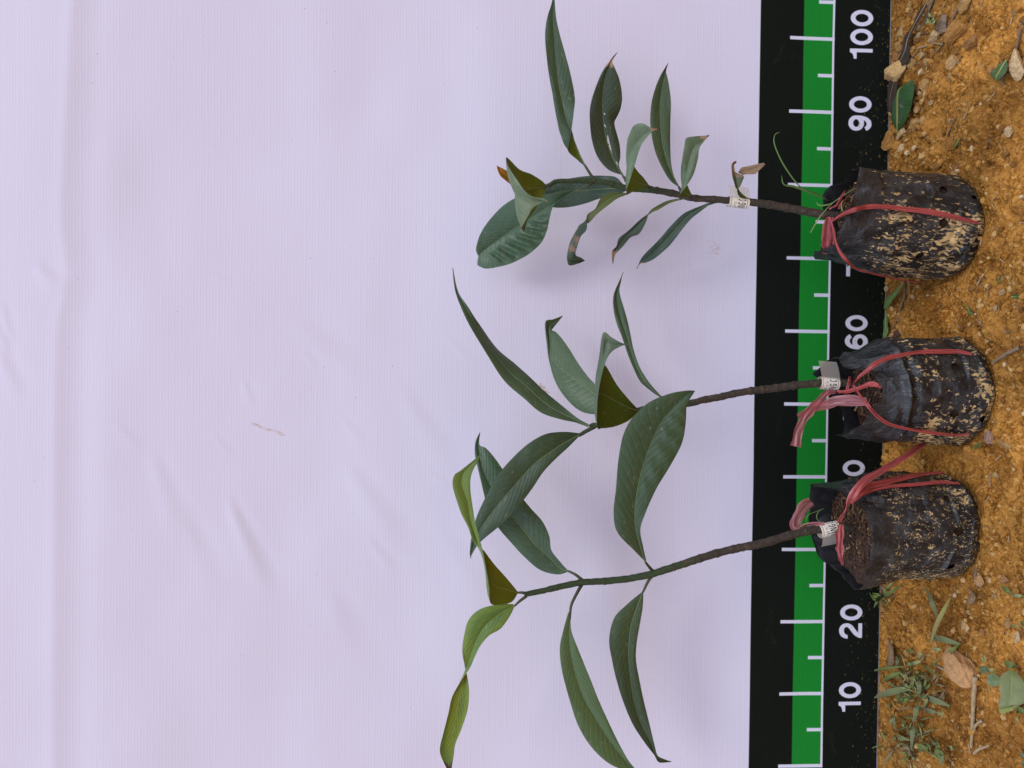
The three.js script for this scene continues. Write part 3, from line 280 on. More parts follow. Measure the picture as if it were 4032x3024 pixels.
const LITTER = [
{s:[[866.5,6,32.1,866.5,6,32.1,866.5,6,32.1],[883.9,10,24.3,877.6,10,39.1,869.2,10,56.4],[896.2,13.3,29.7,894.1,13.3,44.3,882.2,13.3,74.8],[905.2,16,40.5,906.5,16,48.5,891.3,16,83.7],[915.6,14.7,46.7,915.7,14.7,50.4,904.7,14.7,84.1],[918.7,12.7,59.2,915.3,12.7,66.6,912,12.7,81],[919.9,10,72,919.9,10,72,919.9,10,72]],k:"fresh",lab:"glossy green fallen leaf with yellow midrib at the banner foot",nm:"fallen_leaf"},
{s:[[1010.3,6,97.7,1010.3,6,97.7,1010.3,6,97.7],[1001.6,10.7,81.7,997,10.7,88.8,991.3,10.7,92.4],[989.5,9.8,66.5,988.2,9.8,72.5,986.3,9.8,73.7],[982.9,9.3,50.2,976.9,9.3,57.8,970.6,9.3,62.8],[966.5,12,49.1,962,12,56.7,946.8,12,66.9],[952.3,12,35.8,948.8,12,40.9,943.5,12,47.4],[938.1,10.7,17,933.2,10.7,30.2,925.5,10.7,39.4],[918.9,10,14.4,919.2,10,21.7,912,10,33.6],[903.8,9.1,12.3,903.2,9.1,18.1,900.5,9.1,26],[892,6,13,892,6,13,892,6,13]],k:"rot",lab:"dark brown curled dead leaf along the banner foot",nm:"dead_leaf"},
{s:[[878.4,4,236.9,878.4,4,236.9,878.4,4,236.9],[877,6.4,228.7,872.7,6.4,233.8,872,6.4,241.2],[873.1,8,220.9,867.1,8,230.4,865.7,8,242.8],[868.9,8,216.8,864.1,8,226.3,861,8,237.2],[863.6,6.4,221.5,861.1,6.4,225,860.1,6.4,229.2],[859.7,4,221.3,859.7,4,221.3,859.7,4,221.3]],k:"fresh",lab:"torn green leaf piece near the edge beside an orange pebble",nm:"torn_leaf"},
{s:[[823.1,3,165.2,823.1,3,165.2,823.1,3,165.2],[815.3,5,153.8,813.1,5,156.8,813.5,5,159.8],[807.8,3,147.4,807.8,3,147.4,807.8,3,147.4]],k:"fresh",lab:"tiny green leaf sliver on open clay",nm:"leaf_sliver"},
{s:[[242.1,20,284.2,242.5,20,286.7,243.1,20,289.2],[233,24.8,276.3,238.2,24.8,292.5,241.6,24.8,305.6],[223.1,27.2,279,228.5,27.2,295.2,234,27.2,317],[212.2,27.2,279,218.7,27.2,294.6,226.6,27.2,318.8],[200.5,24.8,274.6,207.6,24.8,288.3,215.3,24.8,304.7],[197.4,20,273.4,201.6,20,280.2,209.1,20,291.9]],k:"sage",lab:"large round grey green leaf at the picture edge",nm:"round_leaf",blunt:1},
{s:[[191.9,22,271.9,195.1,22,270.9,198.6,22,270.4],[197.2,20.7,281.2,199.3,20.7,277.7,201.1,20.7,277.7],[204.4,19.3,289.4,206.1,19.3,287.7,208,19.3,289.3],[211.6,18,294.9,211.6,18,294.9,211.6,18,294.9]],k:"lime",lab:"pale folded leaf edge under the large round leaf",nm:"folded_leaf",blunt:1},
{s:[[220.1,14,227.3,220.1,14,227.3,220.1,14,227.3],[225.8,15.3,231.9,222.7,15.3,234,218.3,15.3,232.2],[228.3,15.3,238.5,224.6,15.3,239.6,220.1,15.3,237.8],[224.9,14,241.5,224.9,14,241.5,224.9,14,241.5]],k:"sage",lab:"small round leaf left of the large round leaf",nm:"round_leaf"},
{s:[[225.5,14,248,225.5,14,248,225.5,14,248],[221.6,16,244.4,221.6,16,250.9,226.3,16,258.1],[215.7,18,245.5,219.1,18,255.6,224.2,18,266.6],[211.2,16,248.4,213.6,16,253,217.2,16,260.1],[211,14,251.2,211,14,251.2,211,14,251.2]],k:"sage",lab:"heart shaped leaf touching the large round leaf",nm:"heart_leaf"},
{s:[[299.1,4,192.2,299.1,4,192.2,299.1,4,192.2],[295.2,7,199.9,296.7,7,202.9,298.3,7,205.8],[290,10,200.4,292.7,10,207.4,294.3,10,212.7],[283.2,8,195.6,285.8,8,200.6,286.2,8,205.7],[280.7,6,191.6,280.7,6,191.6,280.7,6,191.6]],k:"dry",lab:"dry curled tan leaf in front of the left bag",nm:"dry_leaf"},
{s:[[187.8,6,31.8,187.8,6,31.8,187.8,6,31.8],[179.6,12,44.7,181.1,12,48.9,182.9,12,54],[167.3,13,45.4,170.6,13,52.5,172.6,13,60],[153.6,10.5,38.6,157.3,10.5,44.2,158.9,10.5,52.7],[146,6,29.4,146,6,29.4,146,6,29.4]],k:"dry",lab:"long curled dry tan leaf beside the green weeds",nm:"dry_leaf"},
{s:[[662.8,8,57.1,662.8,8,57.1,662.8,8,57.1],[654.8,11,45.1,652.6,11,48.4,649.6,11,51.7],[644.4,12,22.5,642.7,12,31,640.2,12,37.6],[633.1,10.5,16,632.8,10.5,19.4,631.5,10.5,23.7],[629.8,6,11.5,629.8,6,11.5,629.8,6,11.5]],k:"grass",lab:"broad bent grass blade between the middle and right bags",nm:"grass_leaf"},
{s:[[628.4,6,12.4,628.4,6,12.4,628.4,6,12.4],[618.8,7.5,10.3,618.4,7.5,15.4,617.1,7.5,20.9],[605.8,8,9.9,605.4,8,15.9,606.9,8,21.8],[594.7,7.5,8.6,594.6,7.5,12,595.2,7.5,17.9],[588.7,6,8.7,588.7,6,8.7,588.7,6,8.7]],k:"grass",lab:"straight grass blade flat along the banner foot",nm:"grass_leaf"},
{s:[[623.9,3,175.5,623.9,3,175.5,623.9,3,175.5],[619,5,181.6,618.9,5,183.4,618.7,5,185.2],[612.6,5.3,184.7,612.4,5.3,187,612.5,5.3,190],[609.3,4,191.6,609.3,4,191.6,609.3,4,191.6]],k:"grass",lab:"tiny green blade in front of the bag gap",nm:"grass_leaf"},
{s:[[642.4,3,227.8,642.4,3,227.8,642.4,3,227.8],[645.7,5,233.1,645.2,5,234.2,644.3,5,235.8],[649.3,5.3,236.7,648.8,5.3,237.7,647.9,5.3,238.8],[649.3,4,241.1,649.3,4,241.1,649.3,4,241.1]],k:"grass",lab:"tiny bent green blade near the right bag",nm:"grass_leaf"},
{s:[[624.4,4,252.6,624.1,4,252.6,623.7,4,252.6],[626.2,5.3,258.8,623.3,5.3,259.9,621.3,5.3,259],[624.8,5.3,265.8,622.7,5.3,265.8,621,5.3,265.9],[621.8,4,268.5,621.8,4,268.5,621.8,4,268.5]],k:"fresh",lab:"small oval green leaf near the picture edge between bags",nm:"small_leaf"},
{s:[[458.5,3,192.6,458.5,3,192.6,458.5,3,192.6],[464.3,6,204,463,6,206,461.9,6,208.3],[467.8,3,210.8,467.8,3,210.8,467.8,3,210.8]],k:"grass",lab:"little green leaf in front of the middle bag",nm:"small_leaf"}];
const TUFTS = [
{nm:"grass_tuft",lab:"small grass tuft at the foot of the banner beside the left bag",root:[237,0,11.2],b:[
{pts:[[238.2,4,15.3],[257.4,18,59.7],[268.7,10,67]],w:4.8,c:0},
{pts:[[239,4,18.2],[244.5,18,28.3],[237.5,10,-4.4]],w:4.8,c:0},
{pts:[[237.8,4,16.8],[240.4,18,22.4],[232.4,10,-10.6]],w:4,c:0},
{pts:[[233.2,4,9.4],[234.1,18,25.7],[218.9,10,2.5]],w:4,c:0},
{pts:[[226.2,4,5.1],[229.7,18,37.7],[219.8,10,36.9]],w:1.6,c:2},
{pts:[[234.9,4,12.4],[235.5,18,19.6],[244.6,10,-17.4]],w:2.4,c:0},
{pts:[[241.5,4,21.1],[254.9,18,42.7],[253.2,10,19.5]],w:4,c:1},
{pts:[[243.2,2,11.3],[258,8.6,36.7],[265.3,6,42.6]],w:4.2,c:1},
{pts:[[239.8,2,19.1],[245.1,4.3,36.5],[249.4,3,46]],w:1.6,c:5},
{pts:[[248.6,2,15.8],[242.8,8.3,18.7],[233.9,5.8,8.5]],w:1.2,c:0},
{pts:[[244.2,2,26],[250.3,4.5,34.4],[253.7,3.1,38.2]],w:2.2,c:3},
{pts:[[240.9,2,3.3],[239.6,10,29.9],[230.9,7,36.9]],w:2.2,c:0},
{pts:[[234,2,20],[238.8,8.4,17.6],[237,5.9,-3.6]],w:1.2,c:5},
{pts:[[230.7,2,5],[229.9,4.8,24.1],[225.3,3.3,33.9]],w:3.2,c:1}]},
{nm:"grass_sprig",lab:"broad leaved grass sprig alone on the clay before the left bag",root:[215.1,0,121.9],b:[
{pts:[[247.1,4,139.5],[269.3,18,148.8],[282.6,10,120]],w:7.2,c:3},
{pts:[[213.9,4,124.7],[250.2,18,159.8],[269.2,18,171.6],[283.9,10,170.9]],w:5.6,c:2},
{pts:[[221.7,4,130.4],[234.3,18,172.7],[235,10,190.6]],w:7.2,c:3},
{pts:[[210,4,154],[228.1,18,188.1],[235.2,10,188.5]],w:4,c:0},
{pts:[[207.3,4,128.5],[218.7,18,162],[215.4,10,160.9]],w:4,c:1}]},
{nm:"weed_clump",lab:"dense clump of grassy weeds at the banner foot below the 10 mark",root:[141.6,0,94.5],b:[
{pts:[[140.7,4,83.1],[129.5,18,66.8],[95.8,10,6.7]],w:8,c:3},
{pts:[[141.1,4,111.2],[157.1,18,157.1],[156.8,10,173.8]],w:7.2,c:3},
{pts:[[180.2,4,104.9],[188.1,18,144.4],[182.3,10,151.7]],w:3.2,c:4},
{pts:[[136.9,4,101.3],[162.1,18,126],[167.4,10,110.1]],w:7.2,c:3},
{pts:[[138.5,4,105],[129.2,18,120.8],[102.4,10,100.9]],w:7.2,c:3},
{pts:[[125.4,4,22.1],[149.1,18,63.4],[157.3,10,72.7]],w:5.6,c:0},
{pts:[[127.3,4,-8.5],[155.8,18,54.7],[167.5,10,80.4]],w:3.2,c:0},
{pts:[[178.7,4,53.4],[180.6,18,89.6],[164.4,10,83.1]],w:2.4,c:2},
{pts:[[160.5,4,73.1],[160.3,18,99.4],[150,10,92.8]],w:2.4,c:2},
{pts:[[172.3,4,46.6],[174.1,18,76.3],[160.2,10,60.2]],w:6.4,c:3},
{pts:[[127.1,4,116.6],[141.2,18,152.9],[138.8,10,154.2]],w:5.6,c:3},
{pts:[[144.7,4,146.9],[148.4,18,170.9],[135.1,10,157.1]],w:5.6,c:2},
{pts:[[148.1,4,120.8],[150.9,18,140.9],[136.1,10,123.5]],w:4.8,c:2},
{pts:[[184.2,4,99.7],[201.8,18,127.1],[199.8,10,117.8]],w:4.8,c:1},
{pts:[[154.3,4,86.6],[163.7,18,114.7],[158.6,10,106.7]],w:4.8,c:1},
{pts:[[171.3,4,75.4],[179.5,18,102.7],[174.6,10,95.9]],w:4,c:1},
{pts:[[109.3,4,54.3],[128.7,18,88.6],[131.5,10,88.2]],w:4,c:4},
{pts:[[130.8,4,64.6],[131,18,83.2],[113.7,10,64.5]],w:2.4,c:4},
{pts:[[135.5,4,39.3],[138.4,18,63.7],[128.2,10,54.3]],w:4,c:3},
{pts:[[163,4,95.3],[168.8,18,120.8],[157.8,10,108.4]],w:3.2,c:4},
{pts:[[140.5,4,88.3],[165.8,18,113.4],[174.3,10,97.2]],w:2.4,c:0},
{pts:[[147.8,4,106],[171.2,18,137.8],[178,10,122.2]],w:3.2,c:0},
{pts:[[135.2,4,93.7],[133.2,18,99],[116.1,10,80.8]],w:4,c:0},
{pts:[[149.9,4,110.9],[169.8,18,145],[174.1,10,134.4]],w:2.4,c:0},
{pts:[[134.3,2,78.4],[136.4,13.2,89.4],[129.6,9.2,78.7]],w:1.2,c:2},
{pts:[[133.5,2,50.6],[145.9,4.3,56.4],[155,3,58.2]],w:2.2,c:2},
{pts:[[131.3,2,85.6],[135.9,4.9,80.7],[134.8,3.4,65.4]],w:4.2,c:3},
{pts:[[154.3,2,60.8],[156.5,12.7,82.6],[149,8.9,83.5]],w:4.2,c:2},
{pts:[[150.4,2,99.3],[159.2,8.2,107.6],[162.4,5.8,99.7]],w:2.2,c:3},
{pts:[[130.2,2,57.8],[127.9,14,75.5],[115.6,9.8,69.5]],w:4.2,c:5},
{pts:[[153.8,2,50.2],[155.4,10.4,72.2],[149.3,7.2,78.4]],w:3.2,c:2},
{pts:[[129.9,2,89.3],[136,12.4,93.1],[133.8,8.7,75.8]],w:1.6,c:2},
{pts:[[167.4,2,79.8],[163.1,4.4,83.5],[157.4,3.1,83.6]],w:1.2,c:2},
{pts:[[183.8,2,68.9],[191,8.1,90.4],[190.5,5.7,93.6]],w:4.2,c:0},
{pts:[[129,2,72.6],[128.3,7.3,74.2],[120.9,5.1,64.1]],w:1.2,c:3},
{pts:[[145.5,2,92.9],[159.7,13.8,113.2],[165.3,9.7,109.1]],w:3.2,c:2},
{pts:[[140.9,2,84.5],[154.2,9.5,97.3],[158.5,6.6,89.4]],w:4.2,c:2},
{pts:[[136.4,2,74],[146.7,6,87.3],[150.7,4.2,86.8]],w:1.6,c:2},
{pts:[[121.8,2,46.9],[119.3,6.2,57.2],[112.2,4.3,56]],w:1.6,c:0},
{pts:[[147.1,2,97.1],[145.6,7.3,89.6],[140,5.1,70.1]],w:2.2,c:0},
{pts:[[154,2,104],[168.2,8.9,127.1],[174.2,6.3,132.4]],w:1.2,c:3},
{pts:[[113.4,2,91.5],[132.7,12,121.1],[141.9,8.4,129.5]],w:2.2,c:3},
{pts:[[130,2,35.9],[136.2,4.7,38.6],[136.2,3.3,30.1]],w:2.2,c:2},
{pts:[[153.9,2,130.6],[154,5.7,148.9],[151.7,4,157.3]],w:3.2,c:5},
{pts:[[181.6,2,74.3],[186.3,12.8,95.1],[182.4,8.9,88.1]],w:1.2,c:3},
{pts:[[177,2,93.4],[191.4,10.7,117.8],[198.3,7.5,119.8]],w:2.2,c:5},
{pts:[[163.3,2,80.9],[165.4,8.9,84.9],[162.5,6.2,76.8]],w:2.2,c:1},
{pts:[[144.5,2,87.7],[158.3,4.7,103.9],[170.3,3.3,114.6]],w:4.2,c:5},
{pts:[[105.5,2,41.1],[101.4,5,42.8],[92.2,3.5,37.1]],w:1.2,c:3},
{pts:[[131.3,2,47],[145.2,6,62.3],[155,4.2,71.5]],w:2.2,c:5},
{pts:[[108.3,2,32.3],[107.7,8.9,52.7],[102.5,6.3,59.1]],w:2.2,c:2},
{pts:[[127.8,2,15.9],[134.9,8.9,25.6],[135.7,6.2,20.2]],w:4.2,c:5},
{pts:[[131.9,2,43],[132.5,12.6,51.7],[124.9,8.8,37.7]],w:1.2,c:0},
{pts:[[144.2,2,58],[159.8,12.7,88],[164.9,8.9,89.9]],w:3.2,c:5},
{pts:[[126.8,2,60.8],[131.9,10.1,57],[130,7,35.1]],w:4.2,c:1},
{pts:[[95.2,2,63.9],[91,4.8,75.1],[81.5,3.3,77.8]],w:1.6,c:3},
{pts:[[149.3,2,62.6],[151.7,12.3,76.3],[144.6,8.6,70.5]],w:2.2,c:0},
{pts:[[130.8,2,97],[134.1,13.7,104.9],[123.5,9.6,83.1]],w:1.2,c:1},
{pts:[[154,2,51.9],[170.1,13.3,71.8],[175.8,9.3,62.8]],w:3.2,c:2},
{pts:[[171.3,2,109.4],[173.1,14,125.2],[164.7,9.8,116.4]],w:3.2,c:5},
{pts:[[105,2,35],[102,9.4,43.3],[94.4,6.6,38.2]],w:4.2,c:3},
{pts:[[122.7,2,54.5],[132.6,10.3,81.1],[132.7,7.2,88.5]],w:2.2,c:2},
{pts:[[172.3,2,113.9],[167.8,4.7,104.6],[160.3,3.3,88.6]],w:1.6,c:0},
{pts:[[92.3,2,57.7],[97.4,13.6,87.1],[89.5,9.5,88.4]],w:2.2,c:0},
{pts:[[137.1,2,60.9],[138.6,4.6,69.3],[139.4,3.2,72.6]],w:2.2,c:1},
{pts:[[165.6,2,71.5],[181,10.9,103.9],[187.5,7.7,113.8]],w:4.2,c:1},
{pts:[[135.6,2,60.9],[151,12.7,83.9],[158.8,8.9,85.9]],w:2.2,c:5},
{pts:[[111.3,2,44.4],[120.1,4.3,54.4],[127,3,59.3]],w:1.2,c:2},
{pts:[[150.6,2,92],[151.8,9.5,115],[145.9,6.7,118.3]],w:3.2,c:5},
{pts:[[120.7,2,97.9],[132.1,7.8,123.3],[134.6,5.5,132]],w:1.6,c:5},
{pts:[[141.8,2,65.6],[150.8,13,69.2],[149.7,9.1,49]],w:4.2,c:0},
{pts:[[156.1,2,84.7],[159.5,8.8,81.5],[155.4,6.1,61.5]],w:2.2,c:0},
{pts:[[181.8,2,119.3],[195.6,9.3,141.2],[202.2,6.5,145.5]],w:2.2,c:0},
{pts:[[138.8,2,80.8],[139.4,10.8,79.1],[132.5,7.5,55.1]],w:2.2,c:1},
{pts:[[148.4,2,72.2],[163.4,12.4,106.2],[170.4,8.7,116.1]],w:4.2,c:2},
{pts:[[142.8,2,73.2],[149.6,7.6,81.7],[152.4,5.3,77.2]],w:2.2,c:2},
{pts:[[170.4,2,100.1],[170.1,9.1,105.7],[165.1,6.4,95.2]],w:4.2,c:2},
{pts:[[138.7,2,55.6],[136.2,8.8,70.8],[128.8,6.2,71.6]],w:3.2,c:2},
{pts:[[95.4,2,48],[109.8,6.1,72.8],[118.7,4.3,87.7]],w:2.2,c:5},
{pts:[[142.5,2,100.5],[146.9,7.1,98.1],[145.6,5,82.5]],w:1.6,c:0},
{pts:[[173.7,2,56],[174.3,10.5,70.9],[166.2,7.3,65]],w:1.2,c:5},
{pts:[[140.2,2,59.9],[143.3,7.2,77.7],[141.7,5,86.6]],w:4.2,c:1},
{pts:[[149.4,2,85.9],[161.6,11.7,106.8],[165.9,8.2,104.3]],w:1.6,c:2},
{pts:[[117.3,2,74.8],[128.5,13.9,84.7],[125.9,9.7,65.4]],w:1.6,c:1},
{pts:[[147.7,2,77.1],[155.7,10.7,100.4],[152.7,7.5,100.3]],w:2.2,c:5},
{pts:[[140.8,2,91.5],[142.7,7.6,108.6],[138.8,5.3,112.3]],w:3.2,c:0},
{pts:[[147,2,77.3],[147.2,5.9,87.6],[144.2,4.2,90.6]],w:4.2,c:3},
{pts:[[116.7,2,51.6],[122.5,9.3,73],[120.4,6.5,72.8]],w:1.2,c:0},
{pts:[[139,2,94],[150.7,13.5,109.3],[150.1,9.5,98.9]],w:3.2,c:1},
{pts:[[136,2,94.1],[132,4.3,87.9],[126.9,3,76]],w:3.2,c:2},
{pts:[[139.4,2,94.2],[141.2,9.3,89.5],[134.3,6.5,67.8]],w:1.6,c:2},
{pts:[[143.8,2,45.7],[148.9,5.4,50.1],[149.7,3.8,46.6]],w:1.2,c:1},
{pts:[[132.7,2,86.5],[130.9,7.5,87.3],[124.2,5.2,74.1]],w:4.2,c:3},
{pts:[[125.7,2,76.3],[124.7,6,69.4],[118.5,4.2,53.8]],w:3.2,c:0},
{pts:[[152.5,2,125.4],[162.2,5.7,144.5],[165.9,4,151.3]],w:1.2,c:2},
{pts:[[152.2,2,150.2],[156.7,12.1,168.3],[150.3,8.5,162.8]],w:1.2,c:3},
{pts:[[143.6,2,117.3],[134.1,4.7,117.8],[120.6,3.3,112.6]],w:3.2,c:5},
{pts:[[166.1,2,110.3],[160.5,5.9,98.8],[152,4.1,79]],w:1.6,c:5},
{pts:[[144.3,2,135.9],[153,6.2,146.6],[159.2,4.3,150.4]],w:2.2,c:2},
{pts:[[169.9,2,149.3],[168.7,4.6,140.8],[164.1,3.2,127.9]],w:2.2,c:5},
{pts:[[165.6,2,122.4],[171.4,12.2,125.6],[167.9,8.6,107.8]],w:1.2,c:2},
{pts:[[151.3,2,122.7],[154.9,12,144.9],[149.9,8.4,143.7]],w:1.6,c:5},
{pts:[[141.9,2,138.9],[148.6,12.4,148.9],[145.3,8.7,134.6]],w:3.2,c:2},
{pts:[[149.6,2,152.1],[151.6,6.6,163.8],[148.9,4.6,162.7]],w:3.2,c:2},
{pts:[[150.2,2,136.9],[157,10,157.3],[155.1,7,158.9]],w:1.2,c:2},
{pts:[[147.2,2,113.7],[150,13.8,118.5],[141.5,9.7,95.4]],w:2.2,c:3},
{pts:[[155.4,2,125.4],[155,13.5,135.2],[142.4,9.5,117.2]],w:1.2,c:1},
{pts:[[164.5,2,150.7],[156.6,6.9,149.8],[143.8,4.8,137.3]],w:3.2,c:5},
{pts:[[183.2,2,150.3],[184.1,11.2,158.9],[177.8,7.9,150.1]],w:1.2,c:1},
{pts:[[144.4,2,129.9],[146.4,9.1,135.7],[142.6,6.3,124.8]],w:3.2,c:0},
{pts:[[162.1,2,126.8],[175.4,10.6,147],[181.7,7.5,147.2]],w:1.6,c:5},
{pts:[[163.6,2,150.7],[162.1,10,160.8],[152.2,7,154.1]],w:3.2,c:5},
{pts:[[150.1,2,103.8],[160.5,9.6,124.8],[161.4,6.8,126.8]],w:1.2,c:0},
{pts:[[185.9,2,138],[180.4,9.3,143.2],[166.3,6.5,129.5]],w:3.2,c:5},
{pts:[[166.8,2,121.5],[172.5,5,117.8],[174.2,3.5,103.8]],w:1.6,c:5},
{pts:[[169.7,2,118.2],[164.9,7.8,113.1],[155.8,5.5,96.9]],w:2.2,c:2}]},
{nm:"weed_clump",lab:"leafy pale green weeds in the bottom left corner of the clay",root:[77.6,0,83.7],b:[
{pts:[[106.9,4,94.6],[99.8,18,114.3],[69.5,10,98.1]],w:7.2,c:3},
{pts:[[99.5,4,51.8],[96.4,18,70.7],[76.6,10,61.6]],w:5.6,c:3},
{pts:[[84.6,4,39.6],[91.7,18,65.3],[78.6,10,48.9]],w:4,c:1},
{pts:[[50.2,4,17.2],[64,18,47.8],[61.5,10,39.4]],w:6.4,c:1},
{pts:[[68.4,4,54.3],[80.3,18,88.9],[79.9,10,97.7]],w:4.8,c:3},
{pts:[[65.8,4,57.2],[77.4,18,89],[70.7,10,81.7]],w:4.8,c:1},
{pts:[[105.7,4,98.5],[109.5,18,128.9],[91.2,10,121.3]],w:2.4,c:2},
{pts:[[70.7,4,102.2],[89.5,18,135.6],[83.2,10,134.9]],w:8.8,c:0},
{pts:[[83.6,4,118],[96.1,18,146.2],[85.8,10,137.2]],w:7.2,c:0},
{pts:[[103.8,4,138.9],[106.4,18,164.4],[91.2,10,151.1]],w:7.2,c:0},
{pts:[[80,4,137.3],[99.5,18,170.3],[88.2,10,164.9]],w:9.6,c:0},
{pts:[[95.8,4,146.2],[97.8,18,172.5],[79.3,10,158.4]],w:6.4,c:3},
{pts:[[103.7,4,165.1],[116.3,18,190.5],[113.6,10,183.8]],w:4.8,c:1},
{pts:[[33.4,4,31.1],[44.3,18,66.9],[32.7,10,67.3]],w:1.6,c:2},
{pts:[[43.4,4,70.3],[57.9,18,101.5],[51.9,10,96.1]],w:5.6,c:0},
{pts:[[53.8,4,33.4],[58.5,18,59.4],[46,10,50]],w:1.6,c:2},
{pts:[[68.5,4,44.4],[80,18,84.9],[78.9,10,92.6]],w:1.6,c:0},
{pts:[[84.2,4,64.8],[97.7,18,93.7],[92.9,10,84.2]],w:3.2,c:1},
{pts:[[54.9,4,88.5],[66.3,18,115.4],[60,10,106.1]],w:4,c:1},
{pts:[[80.1,2,121.7],[85.7,12.4,140.7],[81.2,8.7,137]],w:4.2,c:3},
{pts:[[81.6,2,95.1],[95.7,6.6,117.5],[103.7,4.6,128]],w:1.2,c:2},
{pts:[[39.5,2,28],[43.8,13.6,50.8],[34.7,9.5,48.2]],w:1.6,c:2},
{pts:[[79,2,94.5],[72.9,6,95.3],[60.7,4.2,83]],w:1.2,c:3},
{pts:[[77.9,2,88.8],[78.8,11.2,107.4],[72.1,7.8,107.9]],w:1.2,c:0},
{pts:[[74.2,2,89.6],[72.4,10.4,100.1],[62.9,7.3,92.3]],w:1.6,c:2},
{pts:[[56.8,2,50.2],[61.4,5,52.6],[63.9,3.5,47.7]],w:4.2,c:3},
{pts:[[54.3,2,43.6],[59.9,10,67.5],[55.5,7,71.7]],w:1.2,c:1},
{pts:[[80.1,2,108.5],[85.7,5.5,104.7],[85.2,3.9,91.7]],w:2.2,c:5},
{pts:[[86.6,2,121.7],[97.8,10,142.4],[99.8,7,145.2]],w:3.2,c:3},
{pts:[[69.6,2,96.1],[86.8,10.2,125.9],[93.9,7.1,135.4]],w:2.2,c:3},
{pts:[[85.5,2,97.7],[89.8,5.9,112.4],[87.5,4.2,114.7]],w:3.2,c:0},
{pts:[[86.5,2,110.6],[92.1,10.8,121],[85.2,7.6,108.6]],w:1.6,c:2},
{pts:[[91.6,2,110.1],[98.6,8.3,114.4],[96.6,5.8,103.4]],w:4.2,c:0},
{pts:[[67,2,82.6],[70.4,10.8,101.2],[65.5,7.6,100.8]],w:1.2,c:5},
{pts:[[60.6,2,92.3],[54.1,5,78],[45.6,3.5,58.8]],w:3.2,c:2},
{pts:[[36.5,2,16.2],[29.5,7.9,9.9],[17,5.5,-10.6]],w:1.6,c:0},
{pts:[[74.5,2,98.1],[78.1,8.1,115.1],[74.2,5.6,119.5]],w:3.2,c:2},
{pts:[[93.3,2,108.1],[107.5,13.8,133.9],[106.6,9.7,130.9]],w:1.2,c:5},
{pts:[[42.2,2,44.5],[57.1,6.8,63.4],[63.9,4.8,69.3]],w:2.2,c:5},
{pts:[[92.1,2,140.8],[98.4,8.8,141.2],[99.4,6.2,128.6]],w:4.2,c:3},
{pts:[[93.4,2,113.2],[96.6,12.4,116.3],[87.2,8.7,96.3]],w:3.2,c:3},
{pts:[[45,2,39.5],[47.6,11.2,53.3],[41,7.8,46.8]],w:4.2,c:5},
{pts:[[103.9,2,93.5],[119.3,9.1,123.1],[126.9,6.4,134.3]],w:1.2,c:3},
{pts:[[50.8,2,86.8],[55.2,13.6,110.1],[49.3,9.5,110.3]],w:4.2,c:2},
{pts:[[73,2,88.4],[72.7,8.5,99.6],[66.4,5.9,97.4]],w:1.6,c:2},
{pts:[[100.7,2,97.8],[108.3,8.7,116],[108.8,6.1,117.1]],w:4.2,c:0},
{pts:[[67.9,2,70.6],[70.7,13.6,96],[61.8,9.5,95.2]],w:4.2,c:5},
{pts:[[57.2,2,77.1],[59.7,10.6,86.7],[49.7,7.4,74.4]],w:1.2,c:2},
{pts:[[67.4,2,86.5],[78.6,4.7,106.4],[86.8,3.3,122.7]],w:1.6,c:0},
{pts:[[58.3,2,58.5],[70.7,12.5,92.8],[69.3,8.7,101.6]],w:3.2,c:3},
{pts:[[60.9,2,59.1],[69.1,9.3,66.7],[70.3,6.5,61.3]],w:4.2,c:5},
{pts:[[92.6,2,103.1],[92.9,4.1,99.3],[90.8,2.9,88.8]],w:3.2,c:3},
{pts:[[89.8,2,103.6],[108.7,13.4,134.4],[115.7,9.3,142.8]],w:1.6,c:3},
{pts:[[76.4,2,79.1],[78.6,11.4,101.8],[71.7,8,102.8]],w:2.2,c:0},
{pts:[[77.8,2,114.2],[86,11.7,138.5],[83.3,8.2,143.5]],w:1.6,c:0},
{pts:[[98.7,2,100.4],[92.7,10,109.6],[80.4,7,104.9]],w:1.6,c:5},
{pts:[[70.4,2,48.8],[84.9,6.4,73.6],[92.6,4.5,84.1]],w:1.6,c:3},
{pts:[[106.1,2,78.8],[108.3,10.1,99],[101.2,7.1,97.2]],w:2.2,c:5},
{pts:[[40.5,2,43.6],[28.4,4.8,37],[8.9,3.3,18.4]],w:3.2,c:5},
{pts:[[63.1,2,85.2],[73.3,9.9,95.6],[73.2,7,88.6]],w:3.2,c:5},
{pts:[[76.6,2,110.4],[78.6,9.1,109.6],[73.3,6.4,91.7]],w:1.6,c:3},
{pts:[[69.2,2,79.9],[72.6,11.1,96.9],[66.8,7.8,93]],w:3.2,c:2},
{pts:[[54.3,2,67.7],[56.9,11.8,89.3],[47.1,8.2,86.5]],w:4.2,c:2},
{pts:[[102.4,2,84.9],[101.6,4.6,80.4],[94.9,3.2,67.1]],w:2.2,c:0},
{pts:[[84.7,2,78.7],[92.5,4.3,84.8],[98,3,85.4]],w:1.6,c:1},
{pts:[[35.2,2,54.3],[41.7,9.1,78.4],[40.6,6.4,88.5]],w:1.6,c:0},
{pts:[[49.8,2,40.8],[48.8,6,30.1],[41.3,4.2,6.6]],w:1.2,c:3},
{pts:[[49,2,59],[63.6,8.1,85.9],[73.9,5.7,101.7]],w:2.2,c:5},
{pts:[[27.1,2,17.1],[40.6,12.9,36.5],[41.7,9.1,31.5]],w:3.2,c:1},
{pts:[[113.3,2,127.6],[110.8,5.8,133],[104.6,4,130.8]],w:2.2,c:0},
{pts:[[66.4,2,88.5],[69,13.7,93.8],[57.8,9.6,73.4]],w:3.2,c:5},
{pts:[[60.4,2,55.6],[70.9,6.9,71],[74.2,4.8,71.6]],w:2.2,c:2},
